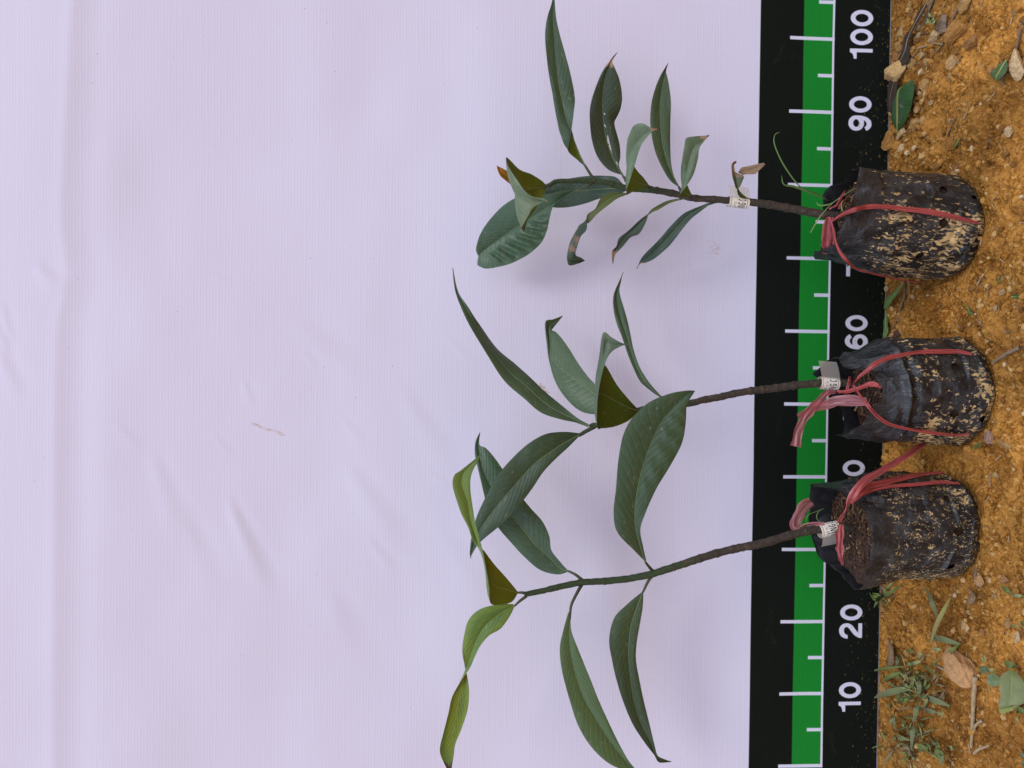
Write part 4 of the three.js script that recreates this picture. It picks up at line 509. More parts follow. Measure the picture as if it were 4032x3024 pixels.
{pts:[[76.3,2,82.3],[84.7,5.9,84.1],[87.6,4.1,74.5]],w:4.2,c:3},
{pts:[[54.5,2,85.5],[58.9,9.5,93.1],[53.6,6.6,81.1]],w:2.2,c:1},
{pts:[[55.7,2,95],[60.7,8.5,91.8],[56.5,5.9,69.5]],w:3.2,c:5},
{pts:[[62.1,2,108.9],[59.4,5.4,115.5],[54.1,3.8,115.7]],w:2.2,c:5},
{pts:[[85.2,2,104.5],[91.3,10.1,125.5],[90.7,7,131.1]],w:1.6,c:3},
{pts:[[53.4,2,65.4],[60.7,5.6,77.5],[63.6,3.9,80.6]],w:2.2,c:3},
{pts:[[77.3,2,115.5],[84.7,10.9,143.4],[81.8,7.7,150.4]],w:1.6,c:1}]},
{nm:"green_sprout",lab:"tiny bright green lobed sprout between stone chip and twig",root:[987.5,0,94.3],b:[
{pts:[[983.7,4,100.9],[978.2,18,120.2],[990.2,10,104.7]],w:4,c:1},
{pts:[[983.7,4,100.9],[974.4,18,117],[981.4,10,99.5]],w:6.4,c:1},
{pts:[[983.2,4,102],[972.2,18,128.9],[975.8,10,120.4]],w:6.4,c:1},
{pts:[[982.5,4,102],[966.9,18,128.1],[968.2,10,118.5]],w:5.6,c:1},
{pts:[[983.2,4,100.4],[971,18,120.4],[976.2,10,105.2]],w:5.6,c:1}]},
{nm:"round_leaf_sprig",lab:"trailing stem with small leaves beside the large round leaf",root:[220.6,0,218.8],b:[
{pts:[[234.9,10,228.8],[227,10,231.9],[214.4,10,236.1],[202.5,10,238.3],[191.5,10,239.6]],w:1.6,c:2},
{pts:[[218.4,4,226.5],[230.2,18,253.5],[228.3,10,251.4]],w:3.2,c:1},
{pts:[[233.9,4,219.3],[237.6,18,241.1],[232.4,10,232.7]],w:6.4,c:1},
{pts:[[236.8,4,252.8],[245.8,18,281.3],[244,10,281.6]],w:7.2,c:0},
{pts:[[196.3,4,274.2],[195.6,18,291.2],[185.3,10,287.5]],w:3.2,c:2},
{pts:[[196,4,270.7],[205.6,18,297.6],[199,10,293.8]],w:8,c:0}]},
{nm:"grass_sprig",lab:"green grass shoot at the picture edge before the left bag",root:[312,0,249.6],b:[
{pts:[[316.7,4,246],[319.6,18,274],[314.1,10,271.9]],w:5.6,c:0},
{pts:[[311.2,4,262.2],[319.6,18,291],[318.2,10,290.3]],w:3.2,c:1},
{pts:[[279.8,4,261.3],[287.7,18,288.6],[282.7,10,286.4]],w:3.2,c:2},
{pts:[[287.4,4,274.9],[292.7,18,298.3],[285.5,10,291.3]],w:5.6,c:0}]},
{nm:"grass_sprig",lab:"dark grass shoot at the bottom right corner of the picture",root:[149.3,0,278.7],b:[
{pts:[[154.7,4,277.1],[161.7,18,300.5],[154.9,10,296.7]],w:6.4,c:3},
{pts:[[146.3,4,279.9],[154.3,18,302.3],[144.6,10,295.3]],w:6.4,c:3}]}];

// ------------------------------------------------------------------ ground
const GX0 = -0.3, GX1 = 1.4, GZ0 = -0.06, GZ1 = 0.46;
function groundH(x, z) {
  const inside = step(0, 0.08, Math.min(x - GX0, GX1 - x, z - GZ0 + 0.06, GZ1 - z));
  let h = (fbm(x * 9, z * 9, 3, 3) - 0.5) * 0.016 + (fbm(x * 42, z * 42, 3, 9) - 0.5) * 0.012;
  h += inside * ((fbm(x * 150, z * 150, 2, 21) - 0.5) * 0.0065);
  // crumbs: rounded lumps on a jittered lattice
  if (inside > 0) for (const [s, amp, k] of [[0.042, 0.0085, 33], [0.016, 0.0042, 41], [0.0065, 0.0034, 57]]) {
    const i0 = Math.floor(x / s), j0 = Math.floor(z / s); let m = 0;
    for (let i = i0 - 1; i <= i0 + 1; i++) for (let j = j0 - 1; j <= j0 + 1; j++) {
      const r = s * (0.2 + 0.45 * hash(i, j, k)), dx = x - (i + hash(i, j, k + 1)) * s, dz = z - (j + hash(i, j, k + 2)) * s, q = 1 - (dx * dx + dz * dz) / (r * r);
      if (q > 0) m = Math.max(m, Math.sqrt(q) * r / s * 1.6 * hash(i, j, k + 3));
    }
    h += inside * amp * m * (0.4 + 0.9 * vn(x * 14, z * 14, k));
  }
  // trodden flat where the bags stand
  for (const b of Object.values(BAGS)) { const d = Math.hypot(x - b.c[0] / 1000, z - b.c[1] / 1000); h *= lerp(0.12, 1, step(0.055, 0.085, d)); h += 0.007 * Math.exp(-Math.pow((d - 0.070) / 0.008, 2)) * step(0.35, 0.8, fbm(x * 38, z * 38, 2, 13)); }
  return (h - 0.002) * step(-0.002, 0.022, z) - 0.0008 * step(0.02, 0.004, z);
}
{
  const xs = [], zs = [], grow = (a, dir, d0, lim) => { const o = []; let d = d0, x = a; while (Math.abs(x) < lim) { d *= 1.35; x += dir * d; o.push(x); } return o; };
  for (let x = GX0; x <= GX1; x += 0.0024) xs.push(x);
  for (let z = GZ0; z <= GZ1; z += 0.0022) zs.push(z);
  const X = [...grow(GX0, -1, 0.01, 160).reverse(), ...xs, ...grow(xs[xs.length - 1], 1, 0.01, 160)], Z = [...grow(GZ0, -1, 0.01, 160).reverse(), ...zs, ...grow(zs[zs.length - 1], 1, 0.01, 160)];
  const clay = tex(1024, 1024, (u, v) => {
    const a = vn(u * 256, v * 256, 1, 256), b = vn(u * 64, v * 64, 2, 64), c = vn(u * 16, v * 16, 3, 16), d = vn(u * 150, v * 150, 4, 150), e = vn(u * 110, v * 110, 6, 110);
    let k = mix3([0.345, 0.148, 0.027], [0.58, 0.285, 0.066], clamp(b * 0.5 + a * 0.5 + e * 0.5 - 0.25)); k = mix3(k, [0.22, 0.088, 0.014], 0.85 * step(0.5, 0.8, c * 0.45 + d * 0.55));
    k = mix3(k, [0.68, 0.43, 0.16], 0.55 * step(0.80, 0.9, e)); return mix3(k, [0.11, 0.052, 0.018], 0.85 * step(0.17, 0.08, e * 0.6 + a * 0.4));
  }, true);
  const cb = tex(512, 512, (u, v) => g1(0.55 * vn(u * 96, v * 96, 5, 96) + 0.45 * vn(u * 256, v * 256, 6, 256)), false);
  const g = grid(X.length - 1, Z.length - 1, (u, v) => { const x = X[Math.round(u * (X.length - 1))], z = Z[Math.round(v * (Z.length - 1))]; return [x, groundH(x, z), z]; }, (u, v, q) => [q[0] / 0.26, q[2] / 0.26]);
  // damper, redder and paler drifts of soil
  setColor(g, (u, v, x, y, z) => { const n = fbm(x * 11, z * 11, 4, 71), m = fbm(x * 30, z * 30, 3, 77); let k = mix3([0.72, 0.72, 0.72], [1.16, 1.13, 1.08], step(0.25, 0.75, n)); k = mix3(k, [0.52, 0.47, 0.44], 0.7 * step(0.52, 0.68, m)); const d = vn(x * 330, z * 330, 88); k = mix3(k, [0.34, 0.30, 0.28], 0.7 * step(0.78, 0.9, d)); return k; });
  solo('ground', g, phys({ map: clay, bumpMap: cb, bumpScale: 0.0022, roughness: 1, specularIntensity: 0.15, vertexColors: true }), 'orange brown clay ground with crumbs and grit', 'ground', null, 'structure');
}

// ------------------------------------------------------------------ banner
const BX0 = -0.11, BX1 = 1.32, BH = 1.36, STRIP = 0.1819;
function bannerZ(x, y) {
  const foldY = 1.109 - 0.035 * step(0.5, 1.4, x) - 0.010 * Math.exp(-Math.pow((x - 0.66) / 0.05, 2));
  let z = (fbm(x * 2.6, y * 2.2, 2, 5) - 0.5) * 0.010 * step(0.16, 0.5, y) + (fbm(x * 5, y * 9, 2, 25) - 0.5) * 0.004 * step(0, 0.06, y);
  z += (fbm(x * 9 + y * 4, y * 6, 2, 15) - 0.5) * 0.0016 * step(0.2, 0.6, y);
  const f = y - foldY;                                         // old fold across the sheet
  z += f > 0 ? -f * 0.060 : 0; z += 0.0005 * Math.exp(-f * f / 0.0001); z -= 0.0013 * Math.exp(-Math.pow((f + 0.030) / 0.022, 2));
  for (const [x0, y0, x1, y1, w, a] of CREASES) {
    const dx = x1 - x0, dy = y1 - y0, L = Math.hypot(dx, dy), t = ((x - x0) * dx + (y - y0) * dy) / L / L, s = ((x - x0) * -dy + (y - y0) * dx) / L;
    if (t < -0.3 || t > 1.3) continue; const e = step(-0.25, 0.15, t) * step(1.3, 0.7, t); const ww = w * (0.8 + t * 0.9);
    z += 0.42 * a * e * (Math.exp(-s * s / ww / ww) - 0.7 * Math.exp(-Math.pow((s - ww * 1.6) / ww, 2)));
  }
  return z;
}
const CREASES = [[0.45, 0.905, 0.425, 0.885, 0.0035, 0.0008], [0.83, 0.915, 0.822, 0.90, 0.003, 0.0008], [0.60, 1.19, 0.555, 1.172, 0.0035, 0.0016], [0.66, 0.905, 0.645, 0.885, 0.0035, 0.0007], [0.56, 0.79, 0.545, 0.775, 0.003, 0.0009], [0.40, 0.62, 0.385, 0.60, 0.0035, 0.0008], [0.31, 0.70, 0.27, 0.672, 0.005, 0.0010], [0.58, 0.60, 0.555, 0.57, 0.004, 0.0008], [0.353, 0.882, 0.252, 0.842, 0.008, 0.0024], [0.329, 0.94, 0.228, 0.906, 0.012, 0.0012], [0.415, 0.983, 0.31, 0.95, 0.01, 0.0014], [0.665, 1.132, 0.641, 1.108, 0.008, 0.0022], [0.396, 0.724, 0.3, 0.662, 0.012, 0.0016], [0.473, 0.739, 0.444, 0.715, 0.005, 0.0008], [0.559, 1.184, 0.502, 1.16, 0.007, 0.0016], [0.617, 1.179, 0.569, 1.17, 0.005, 0.0011], [0.463, 1.031, 0.434, 1.002, 0.006, 0.0009], [0.521, 0.868, 0.492, 0.859, 0.004, 0.0009], [0.588, 0.791, 0.521, 0.715, 0.014, 0.0013], [0.502, 0.657, 0.406, 0.6, 0.012, 0.0012], [0.31, 0.6, 0.214, 0.547, 0.014, 0.0011], [0.233, 0.753, 0.137, 0.715, 0.014, 0.0012]];
{
  const W = 2048, Hh = 1948, cv = document.createElement('canvas'); cv.width = W; cv.height = Hh; const c = cv.getContext('2d');
  const X = x => (x - BX0) / (BX1 - BX0) * W, Y = y => Hh - y / BH * Hh, S = m => m / (BX1 - BX0) * W;
  const WHITE = '#e3e0f1', DARK = '#0b120b', GREEN = '#15872a';
  c.fillStyle = WHITE; c.fillRect(0, 0, W, Hh);
  const rect = (x0, y0, x1, y1) => c.fillRect(X(x0), Y(y1), X(x1) - X(x0), Y(y0) - Y(y1));
  c.fillStyle = DARK; rect(BX0, 0.0004, BX1, STRIP); c.fillStyle = '#15173a'; rect(BX0, 0.1920, -0.0034, BH);
  c.fillStyle = GREEN; rect(-0.0024, 0.0811, BX1, 0.1214);
  c.fillStyle = WHITE; rect(-0.0024, 0.0780, BX1, 0.0811);
  for (let k = 0; k <= 26; k++) { const x = k * 0.05; rect(x - 0.0024, 0.0780, x + 0.0024, k % 2 ? 0.1008 : 0.1405); }
  // numerals, drawn upright with rounded bold strokes
  const D = {
    0: () => { c.beginPath(); c.ellipse(0.5, 0.5, 0.345, 0.392, 0, 0, 7); c.stroke(); },
    1: () => { c.fillRect(0.36, 0, 0.21, 1); c.beginPath(); c.moveTo(0.0, 0.17); c.quadraticCurveTo(0.30, 0.17, 0.36, 0.0); c.lineTo(0.5, 0.0); c.lineTo(0.5, 0.30); c.lineTo(0.0, 0.30); c.fill(); },
    2: () => { c.beginPath(); c.moveTo(0.17, 0.36); c.bezierCurveTo(0.16, 0.0, 0.84, -0.02, 0.83, 0.32); c.bezierCurveTo(0.82, 0.55, 0.30, 0.62, 0.22, 0.90); c.stroke(); c.fillRect(0.10, 0.82, 0.83, 0.18); },
    4: () => { c.beginPath(); c.moveTo(0.70, 0.02); c.lineTo(0.12, 0.68); c.lineTo(0.95, 0.68); c.stroke(); c.fillRect(0.58, 0, 0.20, 1); },
    6: () => { c.beginPath(); c.ellipse(0.5, 0.67, 0.32, 0.24, 0, 0, 7); c.stroke(); c.beginPath(); c.moveTo(0.82, 0.26); c.bezierCurveTo(0.72, 0.02, 0.16, -0.02, 0.18, 0.62); c.stroke(); },
    7: () => { c.fillRect(0.08, 0, 0.84, 0.18); c.beginPath(); c.moveTo(0.86, 0.12); c.bezierCurveTo(0.5, 0.45, 0.42, 0.75, 0.40, 1.0); c.stroke(); },
    8: () => { c.beginPath(); c.ellipse(0.5, 0.28, 0.28, 0.19, 0, 0, 7); c.stroke(); c.beginPath(); c.ellipse(0.5, 0.70, 0.32, 0.21, 0, 0, 7); c.stroke(); },
    3: () => { c.beginPath(); c.moveTo(0.17, 0.28); c.bezierCurveTo(0.3, -0.02, 0.8, 0.02, 0.78, 0.28); c.bezierCurveTo(0.76, 0.46, 0.6, 0.48, 0.45, 0.48); c.bezierCurveTo(0.95, 0.48, 0.9, 0.92, 0.5, 0.91); c.bezierCurveTo(0.3, 0.91, 0.17, 0.85, 0.15, 0.68); c.stroke(); },
    5: () => { c.beginPath(); c.moveTo(0.85, 0.09); c.lineTo(0.27, 0.09); c.lineTo(0.2, 0.52); c.bezierCurveTo(0.45, 0.28, 0.88, 0.36, 0.84, 0.66); c.bezierCurveTo(0.8, 0.98, 0.2, 1.0, 0.14, 0.70); c.stroke(); },
    9: () => { c.beginPath(); c.ellipse(0.5, 0.33, 0.32, 0.24, 0, 0, 7); c.stroke(); c.beginPath(); c.moveTo(0.18, 0.74); c.bezierCurveTo(0.28, 0.98, 0.84, 1.02, 0.82, 0.38); c.stroke(); },
  };
  const NH = 0.0318, NW = 0.0256;
  c.fillStyle = c.strokeStyle = WHITE; c.lineWidth = 0.222; c.lineCap = 'butt';
  for (let k = 10; k <= 100; k += 10) { const s = String(k); let x = k / 100 - 0.0268;
    for (const d of s) { const ad = d === '1' ? 0.0176 : NW; c.save(); c.translate(X(x) + S(0.0012), Y(0.0563)); c.scale(S(NW * 0.96), S(NH)); D[d](); c.restore(); x += ad; } }
  // dirt flecks, clay splashes and old scratches
  const r = rng(11);
  for (let i = 0; i < 1000; i++) { const x = BX0 + r() * (BX1 - BX0), y = 0.002 + 0.05 * Math.pow(r(), 2.2), s = 0.5 + r() * 1.6; c.fillStyle = `rgba(${150 + r() * 60 | 0},${115 + r() * 40 | 0},70,${0.25 + r() * 0.5})`; c.fillRect(X(x), Y(y), s * (1 + r() * 1.6), s); }
  for (let i = 0; i < 220; i++) { const x = BX0 + r() * 1.43, y = r() * STRIP, s = 0.5 + r(); c.fillStyle = `rgba(120,125,105,${0.2 + r() * 0.4})`; c.fillRect(X(x), Y(y), s, s); }
  for (let i = 0; i < 130; i++) { const x = r() * 1.3, y = STRIP + r() * 1.15, s = 0.8 + r() * 0.9; c.fillStyle = `rgba(95,85,90,${0.2 + r() * 0.45})`; c.fillRect(X(x), Y(y), s, s); }
  for (let i = 0; i < 26; i++) { const x = BX0 + r() * 1.43, y = 0.01 + r() * 0.15, n = 20 + r() * 50 | 0, a = r() * 6.3; for (let j = 0; j < n; j++) { const t = r(); c.fillStyle = `rgba(150,150,130,${0.05 + r() * 0.10})`; c.fillRect(X(x + Math.cos(a) * t * 0.03 + (r() - 0.5) * 0.008), Y(clamp(y + Math.sin(a) * t * 0.02 + (r() - 0.5) * 0.006, 0.002, STRIP - 0.002)), 1 + r() * 2.5, 1); } }
  c.lineWidth = 1;
  for (let i = 0; i < 46; i++) { const t = r(), x = lerp(0.467, 0.453, t) + (r() - 0.5) * 0.004, y = lerp(0.859, 0.817, t); c.strokeStyle = `rgba(190,150,116,${0.15 + r() * 0.4})`; c.beginPath(); c.moveTo(X(x), Y(y)); c.lineTo(X(x - 0.001 - r() * 0.001), Y(y - 0.003 - r() * 0.003)); c.stroke(); }
  for (let i = 0; i < 60; i++) { const t = r(), x = lerp(0.522, 0.511, t) + (r() - 0.5) * 0.006, y = lerp(0.481, 0.468, t) + (r() - 0.5) * 0.006, s = 0.8 + r() * 1.4; c.fillStyle = `rgba(176,122,74,${0.15 + r() * 0.45})`; c.fillRect(X(x), Y(y), s, s * (1 + r())); }
  for (let i = 0; i < 60; i++) { const x = 0.7085 + (r() + r() - 1) * 0.014, y = 0.240 + (r() + r() - 1) * 0.010; c.fillStyle = `rgba(182,140,112,${0.10 + r() * 0.2})`; c.fillRect(X(x), Y(y), 1 + r() * 2, 1 + r() * 2); }
  const map = new THREE.CanvasTexture(cv); map.colorSpace = THREE.SRGBColorSpace; map.magFilter = THREE.LinearFilter;
  // coarse weave showing through the vinyl: ribs along the width every 4 mm, fine cross threads
  const weave = tex(512, 512, (u, v) => {
    const y = v * 32, rib = Math.abs(Math.sin(Math.PI * (y + 0.25 * vn(u * 6, v * 32, 8, 6)))), st = 0.35 + 0.65 * vn(u * 5, Math.floor(y) + 0.5, 9, 5);
    const cross = 0.5 + 0.5 * Math.sin(2 * Math.PI * u * 96); return g1(0.72 * Math.pow(rib, 3) * st * (Math.floor(y) % 2 ? 1 : 0.55) + 0.16 * cross * vn(u * 16, v * 16, 3, 16) + 0.1 * vn(u * 64, v * 64, 4, 64));
  }, false, [(BX1 - BX0) / 0.128, BH / 0.128]);
  const g = grid(420, 400, (u, v) => { const x = lerp(BX0, BX1, u), y = lerp(-0.006, BH, v); return [x, y, bannerZ(x, Math.max(0, y))]; }, (u, v, q) => [u, q[1] / BH]);
  g.index.array.reverse(); g.computeVertexNormals();
  solo('measuring_banner', g, phys({ map, bumpMap: weave, bumpScale: 0.00013, roughness: 0.72, specularIntensity: 0.35, side: THREE.DoubleSide }), 'white vinyl banner with a dark green ruler strip numbered 10 to 100', 'banner');
}

// ------------------------------------------------------------------ leaves
const KIND = {                            // upper colour, under colour
  mid: [[0.058, 0.114, 0.054], [0.115, 0.180, 0.020]], dusk: [[0.045, 0.086, 0.050], [0.11, 0.15, 0.038]], light: [[0.088, 0.160, 0.062], [0.13, 0.19, 0.03]],
  dusty: [[0.112, 0.172, 0.088], [0.122, 0.190, 0.016]], young: [[0.205, 0.345, 0.065], [0.21, 0.30, 0.022]], bud: [[0.42, 0.21, 0.02], [0.36, 0.10, 0.02]], dry: [[0.36, 0.235, 0.125], [0.34, 0.22, 0.12]],
  fresh: [[0.045, 0.115, 0.030], [0.1, 0.16, 0.05]], rot: [[0.026, 0.016, 0.010], [0.035, 0.022, 0.014]], sage: [[0.17, 0.22, 0.10], [0.25, 0.32, 0.14]], lime: [[0.36, 0.40, 0.15], [0.3, 0.34, 0.12]], grass: [[0.10, 0.19, 0.055], [0.13, 0.22, 0.07]],
};
const TIPC = { tan: [0.50, 0.33, 0.19], dry: [0.42, 0.28, 0.16], purple: [0.13, 0.06, 0.06], brown: [0.07, 0.028, 0.012], tanpatch: [0.36, 0.19, 0.10] };
function leafTex(seed, dusty) {
  const N = 24;
  const f = (u, v) => { const s = Math.abs(v - 0.5) * 2, side = v < 0.5 ? 0 : 1, ph = u * N - s * 3.4 + side * 0.5 + 0.5 * vn(u * 14, v * 8, seed), q = Math.abs(ph - Math.round(ph)); return [s, q]; };
  const map = tex(512, 128, (u, v) => {
    const [s, q] = f(u, v), vein = Math.exp(-q * q / 0.012) * (1 - s * 0.4), fine = Math.exp(-Math.pow((q - 0.33) / 0.07, 2)) * 0.35;
    let k = [0.86, 0.86, 0.88]; const mott = fbm(u * 18, v * 7, 3, seed + 3); k = mix3(k, [1.04, 1.02, 1.0], mott);
    k = mix3(k, [1.42, 1.34, 1.36], (0.22 * vein + 0.14 * fine) * (0.35 + 1.1 * fbm(u * 9, v * 5, 2, seed + 17)));
    const d = fbm(u * 60, v * 16, 3, seed + 9); if (dusty) k = mix3(k, [1.0, 1.0, 1.0], 0.0);
    return k.map(x => x * 0.70 * (d > 0.66 ? 1.1 : 1));
  });
  const bump = tex(512, 128, (u, v) => { const [s, q] = f(u, v); return g1(0.5 - 0.42 * Math.exp(-q * q / 0.02) * (1 - s * 0.5) + 0.2 * (fbm(u * 30, v * 10, 2, seed) - 0.5)); }, false);
  return [map, bump];
}
const LT = [leafTex(100), leafTex(200, 1), leafTex(300)];
const leafMats = LT.map(([map, bumpMap]) => phys({ map, bumpMap, bumpScale: 0.0006, vertexColors: true, roughness: 0.40, specularIntensity: 0.85, side: THREE.DoubleSide }));
const dryMat = std({ map: LT[0][0], bumpMap: LT[0][1], bumpScale: 0.0006, vertexColors: true, roughness: 0.85, side: THREE.DoubleSide });
function leafGeo(d, seed, NU = 110, NV = 30) {
  const sp = spline(d.s.map(M3)), th = 0.00032, n = new THREE.Vector3(), du = new THREE.Vector3(), dv = new THREE.Vector3();
  const mid = (u, s) => {
    const q = sp(u), k = s < 0 ? 0 : 6, a = Math.abs(s), arc = 1.0 - 0.0 * a;
    return [0, 1, 2].map(i => lerp(q[3 + i], q[k + i], a * arc));
  };
  const pos = (u, s) => { const p = mid(u, s), e = 0.01, a = mid(clamp(u - e), s), b = mid(clamp(u + e), s), l = mid(u, -1), r = mid(u, 1), m = mid(u, 0);
    du.set(b[0] - a[0], b[1] - a[1], b[2] - a[2]); if (s < -0.02) dv.set(m[0] - l[0], m[1] - l[1], m[2] - l[2]); else if (s > 0.02) dv.set(r[0] - m[0], r[1] - m[1], r[2] - m[2]); else dv.set(r[0] - l[0], r[1] - l[1], r[2] - l[2]);
    const w = dv.length(); n.crossVectors(dv, du); if (n.lengthSq() < 1e-16) n.set(0, 0, 1); n.normalize();
    const as = Math.abs(s); let o = w * 0.10 * as * (1 - as) * 2.2 + (vn(u * 9, s * 2 + 5, seed) - 0.5) * 0.0016 * as * as * step(0, 0.2, u);
    if (d.wave && Math.sign(s) === d.wave[4]) { const [amp, N, u0, u1] = d.wave; o += amp * Math.sin((u * N * 2 + as * 1.2) * Math.PI) * step(0.15, 0.4, as) * step(1, 0.75, as) * step(u0, u0 + 0.12, u) * step(u1, u1 - 0.12, u); }
    if (d.dent && s > 0) o -= d.dent[2] * Math.exp(-Math.pow((u - d.dent[0]) / 0.06, 2)) * s * s * 0.6;
    return [p, n.clone(), o, as]; };
  const face = sgn => grid(NU, NV, (u, v) => { const [p, nn, o, as] = pos(u, v * 2 - 1), t = o + sgn * th * (1 - Math.pow(as, 6)); return [p[0] + nn.x * t, p[1] + nn.y * t, p[2] + nn.z * t]; }, (u, v) => [u, v],
    d.holes ? (u, v) => d.holes.some(([a, b, c, e]) => Math.pow((u - (a + b) / 2) / (b - a) * 2, 2) + Math.pow((v - (c + e) / 2 - 0.03 * (vn(u * 60, 3, 7) - 0.5)) / (e - c) * 2, 2) < 0.55 + 1.1 * vn(u * 120, v * 60, 3)) : null);
  const up = face(1), dn = face(-1);
  { const a = dn.index.array; for (let i = 0; i < a.length; i += 3) { const t = a[i]; a[i] = a[i + 1]; a[i + 1] = t; } dn.computeVertexNormals(); }
  // make the first set of faces wind outwards
  const [U, D] = KIND[d.k], tc = TIPC[d.tc] || null, jit = 0.78 + 0.40 * hash(seed, 7), hue = 0.9 + 0.22 * hash(seed, 9);
  const paint = base => (u, v) => {
    const s = Math.abs(v - 0.5) * 2; let k = base.map((x, i) => x * jit * 1.12 * (i === 0 ? hue : i === 2 ? 2 - hue : 1)); k = mix3(k, k.map((x, i) => x * [1.25, 1.15, 1.05][i]), fbm(u * 7, v * 4, 3, seed));
    if (d.k === 'dusty' || d.k === 'mid') k = mix3(k, [0.30, 0.35, 0.24], (d.k === 'dusty' ? 0.30 : 0.12) * step(0.52, 0.8, fbm(u * 46, v * 24, 3, seed + 40)) * (base === U ? 1 : 0.1));
    if (d.k === 'young') k = mix3(k, [0.10, 0.22, 0.05], 0.6 * step(0.45, 0.7, fbm(u * 5, v * 3, 2, seed + 5)));
    if (tc) { const e = d.tip + (vn(v * 7, u * 30, seed + 2) - 0.5) * 0.07 + (d.tc === 'tanpatch' ? (v - 0.3) * 0.12 : 0); k = mix3(k, tc, step(e - 0.012, e + 0.012, u)); if (d.tc === 'tanpatch') k = mix3(k, base, step(0.93, 0.95, u)); else if (d.tc === 'tan' && d.tip > 0) k = mix3(k, [0.16, 0.06, 0.05], step(lerp(d.tip, 1, 0.55), lerp(d.tip, 1, 0.7), u)); }
    { const cu = u * 46, cw = v * 15, ci = Math.floor(cu), cj = Math.floor(cw), hh = hash(ci, cj, seed); if (hh < 0.028 && !['bud', 'dry', 'rot'].includes(d.k)) { const q = Math.hypot(cu - ci - 0.5, cw - cj - 0.5); k = mix3(k, hh < 0.018 ? [0.34, 0.36, 0.24] : [0.22, 0.17, 0.08], 0.7 * step(0.25 + hh * 9, 0.1, q)); } }
    if (d.spots) for (const [a, b] of d.spots) k = mix3(k, [0.34, 0.20, 0.12], step(0.05, 0.0, Math.abs(u - (a + b) / 2) - (b - a) / 2 + 0.06 * (vn(v * 9, u * 40, seed) - 0.3)));
    if (d.k === 'fresh') { k = mix3(k, [0.36, 0.36, 0.08], step(0.05, 0.02, s)); }
    if (d.k === 'rot') k = mix3(k, [0.08, 0.05, 0.03], step(0.5, 0.7, fbm(u * 14, v * 5, 2, seed)));
    return k;
  };
  setColor(up, paint(U)); setColor(dn, paint(D));
  return mergeGeometries([up, dn]);
}
function ribGeo(d, seed) {                // midrib: a thin tapering ridge along the blade
  const sp = spline(d.s.map(M3)), pts = []; for (let i = 0; i <= 24; i++) { const q = sp(i / 24 * 0.985); pts.push([q[3], q[4], q[5]]); }
  const cv = pts.filter((p, i) => i === 0 || Math.hypot(p[0] - pts[i - 1][0], p[1] - pts[i - 1][1], p[2] - pts[i - 1][2]) > 0.0008);
  return tube(cv, u => lerp(0.00095, 0.0003, u), 36, 6);
}
const ribMat = std({ color: C(0.125, 0.185, 0.07), roughness: 0.6 }), ribYoung = std({ color: C(0.2, 0.27, 0.05), roughness: 0.6 }), ribDry = std({ color: C(0.3, 0.2, 0.1), roughness: 0.8 });
const petMat = std({ color: C(0.050, 0.062, 0.024), roughness: 0.55 }), petYoung = std({ color: C(0.075, 0.085, 0.035), roughness: 0.5 });
function addLeaf(d, parent, seed, base) {
  const m = part(d.nm || 'leaf', d.holes ? leafGeo(d, seed, 140, 40) : leafGeo(d, seed), d.k === 'dry' ? dryMat : leafMats[seed % 3], parent); if (d.lab) m.userData.label = d.lab;
  m.position.set(-base[0], -base[1], -base[2]);
  if (!d.nm) part('midrib', ribGeo(d, seed), d.k === 'young' ? ribYoung : d.k === 'dry' ? ribDry : ribMat, m);
  if (d.pet) { const pts = d.pet.map(M3); if (pts.length === 2) pts.splice(1, 0, pts[0].map((v, i) => (v + pts[1][i]) / 2)); part('petiole', tube(pts, u => lerp(0.0021, 0.0013, u), 14, 8, 0.15, seed), d.k === 'young' ? petYoung : petMat, m); }
  return m;
}

// ------------------------------------------------------------------ grow bags
function table(t, th, k) { const n = t.length; th = ((th % 360) + 360) % 360; for (let i = 0; i < n; i++) { const a = t[i], b = t[(i + 1) % n], e = i === n - 1 ? 360 + b[0] : b[0]; if (th >= a[0] && th <= e) { const u = (th - a[0]) / (e - a[0]); return lerp(a[k], b[k], lerp(u, sm(u), 0.35)); } } return t[0][k]; }
const HOLES = { A: [[4, 27, 5.2], [-37, 30, 4.4], [40, 33, 4]], B: [[27, 41, 4.6], [-24, 42, 4.8], [71, 50, 4], [-27, 11, 3.4]], C: [[30, 44, 4.4], [-8, 48, 5], [-45, 64, 4.6], [25, 9, 3.4]] };
const MUD = {   // share of the film covered by dried clay at angle a (deg), height h (mm)
  A: (a, h) => (0.075 + 0.08 * step(50, 15, h) + 0.10 * step(-45, -75, a)) * step(112, 96, h),
  B: (a, h) => Math.max(0.035, 0.30 * step(32, 14, h), 0.26 * step(0, -25, a) * step(82, 66, h), 0.22 * step(60, 85, a)) * step(100, 84, h),
  C: (a, h) => (0.05 + 0.22 * step(12, -4, a) * step(118, 98, h)) * step(134, 112, h),
};
const zOf = c => { const t = [[0, 4], [0.02, 2.05], [0.05, 1.64], [0.1, 1.28], [0.2, 0.84], [0.3, 0.52], [0.4, 0.25], [0.6, -0.25], [1, -2]]; for (let i = 1; i < t.length; i++) if (c <= t[i][0]) return lerp(t[i - 1][1], t[i][1], (c - t[i - 1][0]) / (t[i][0] - t[i - 1][0])); return -2; };
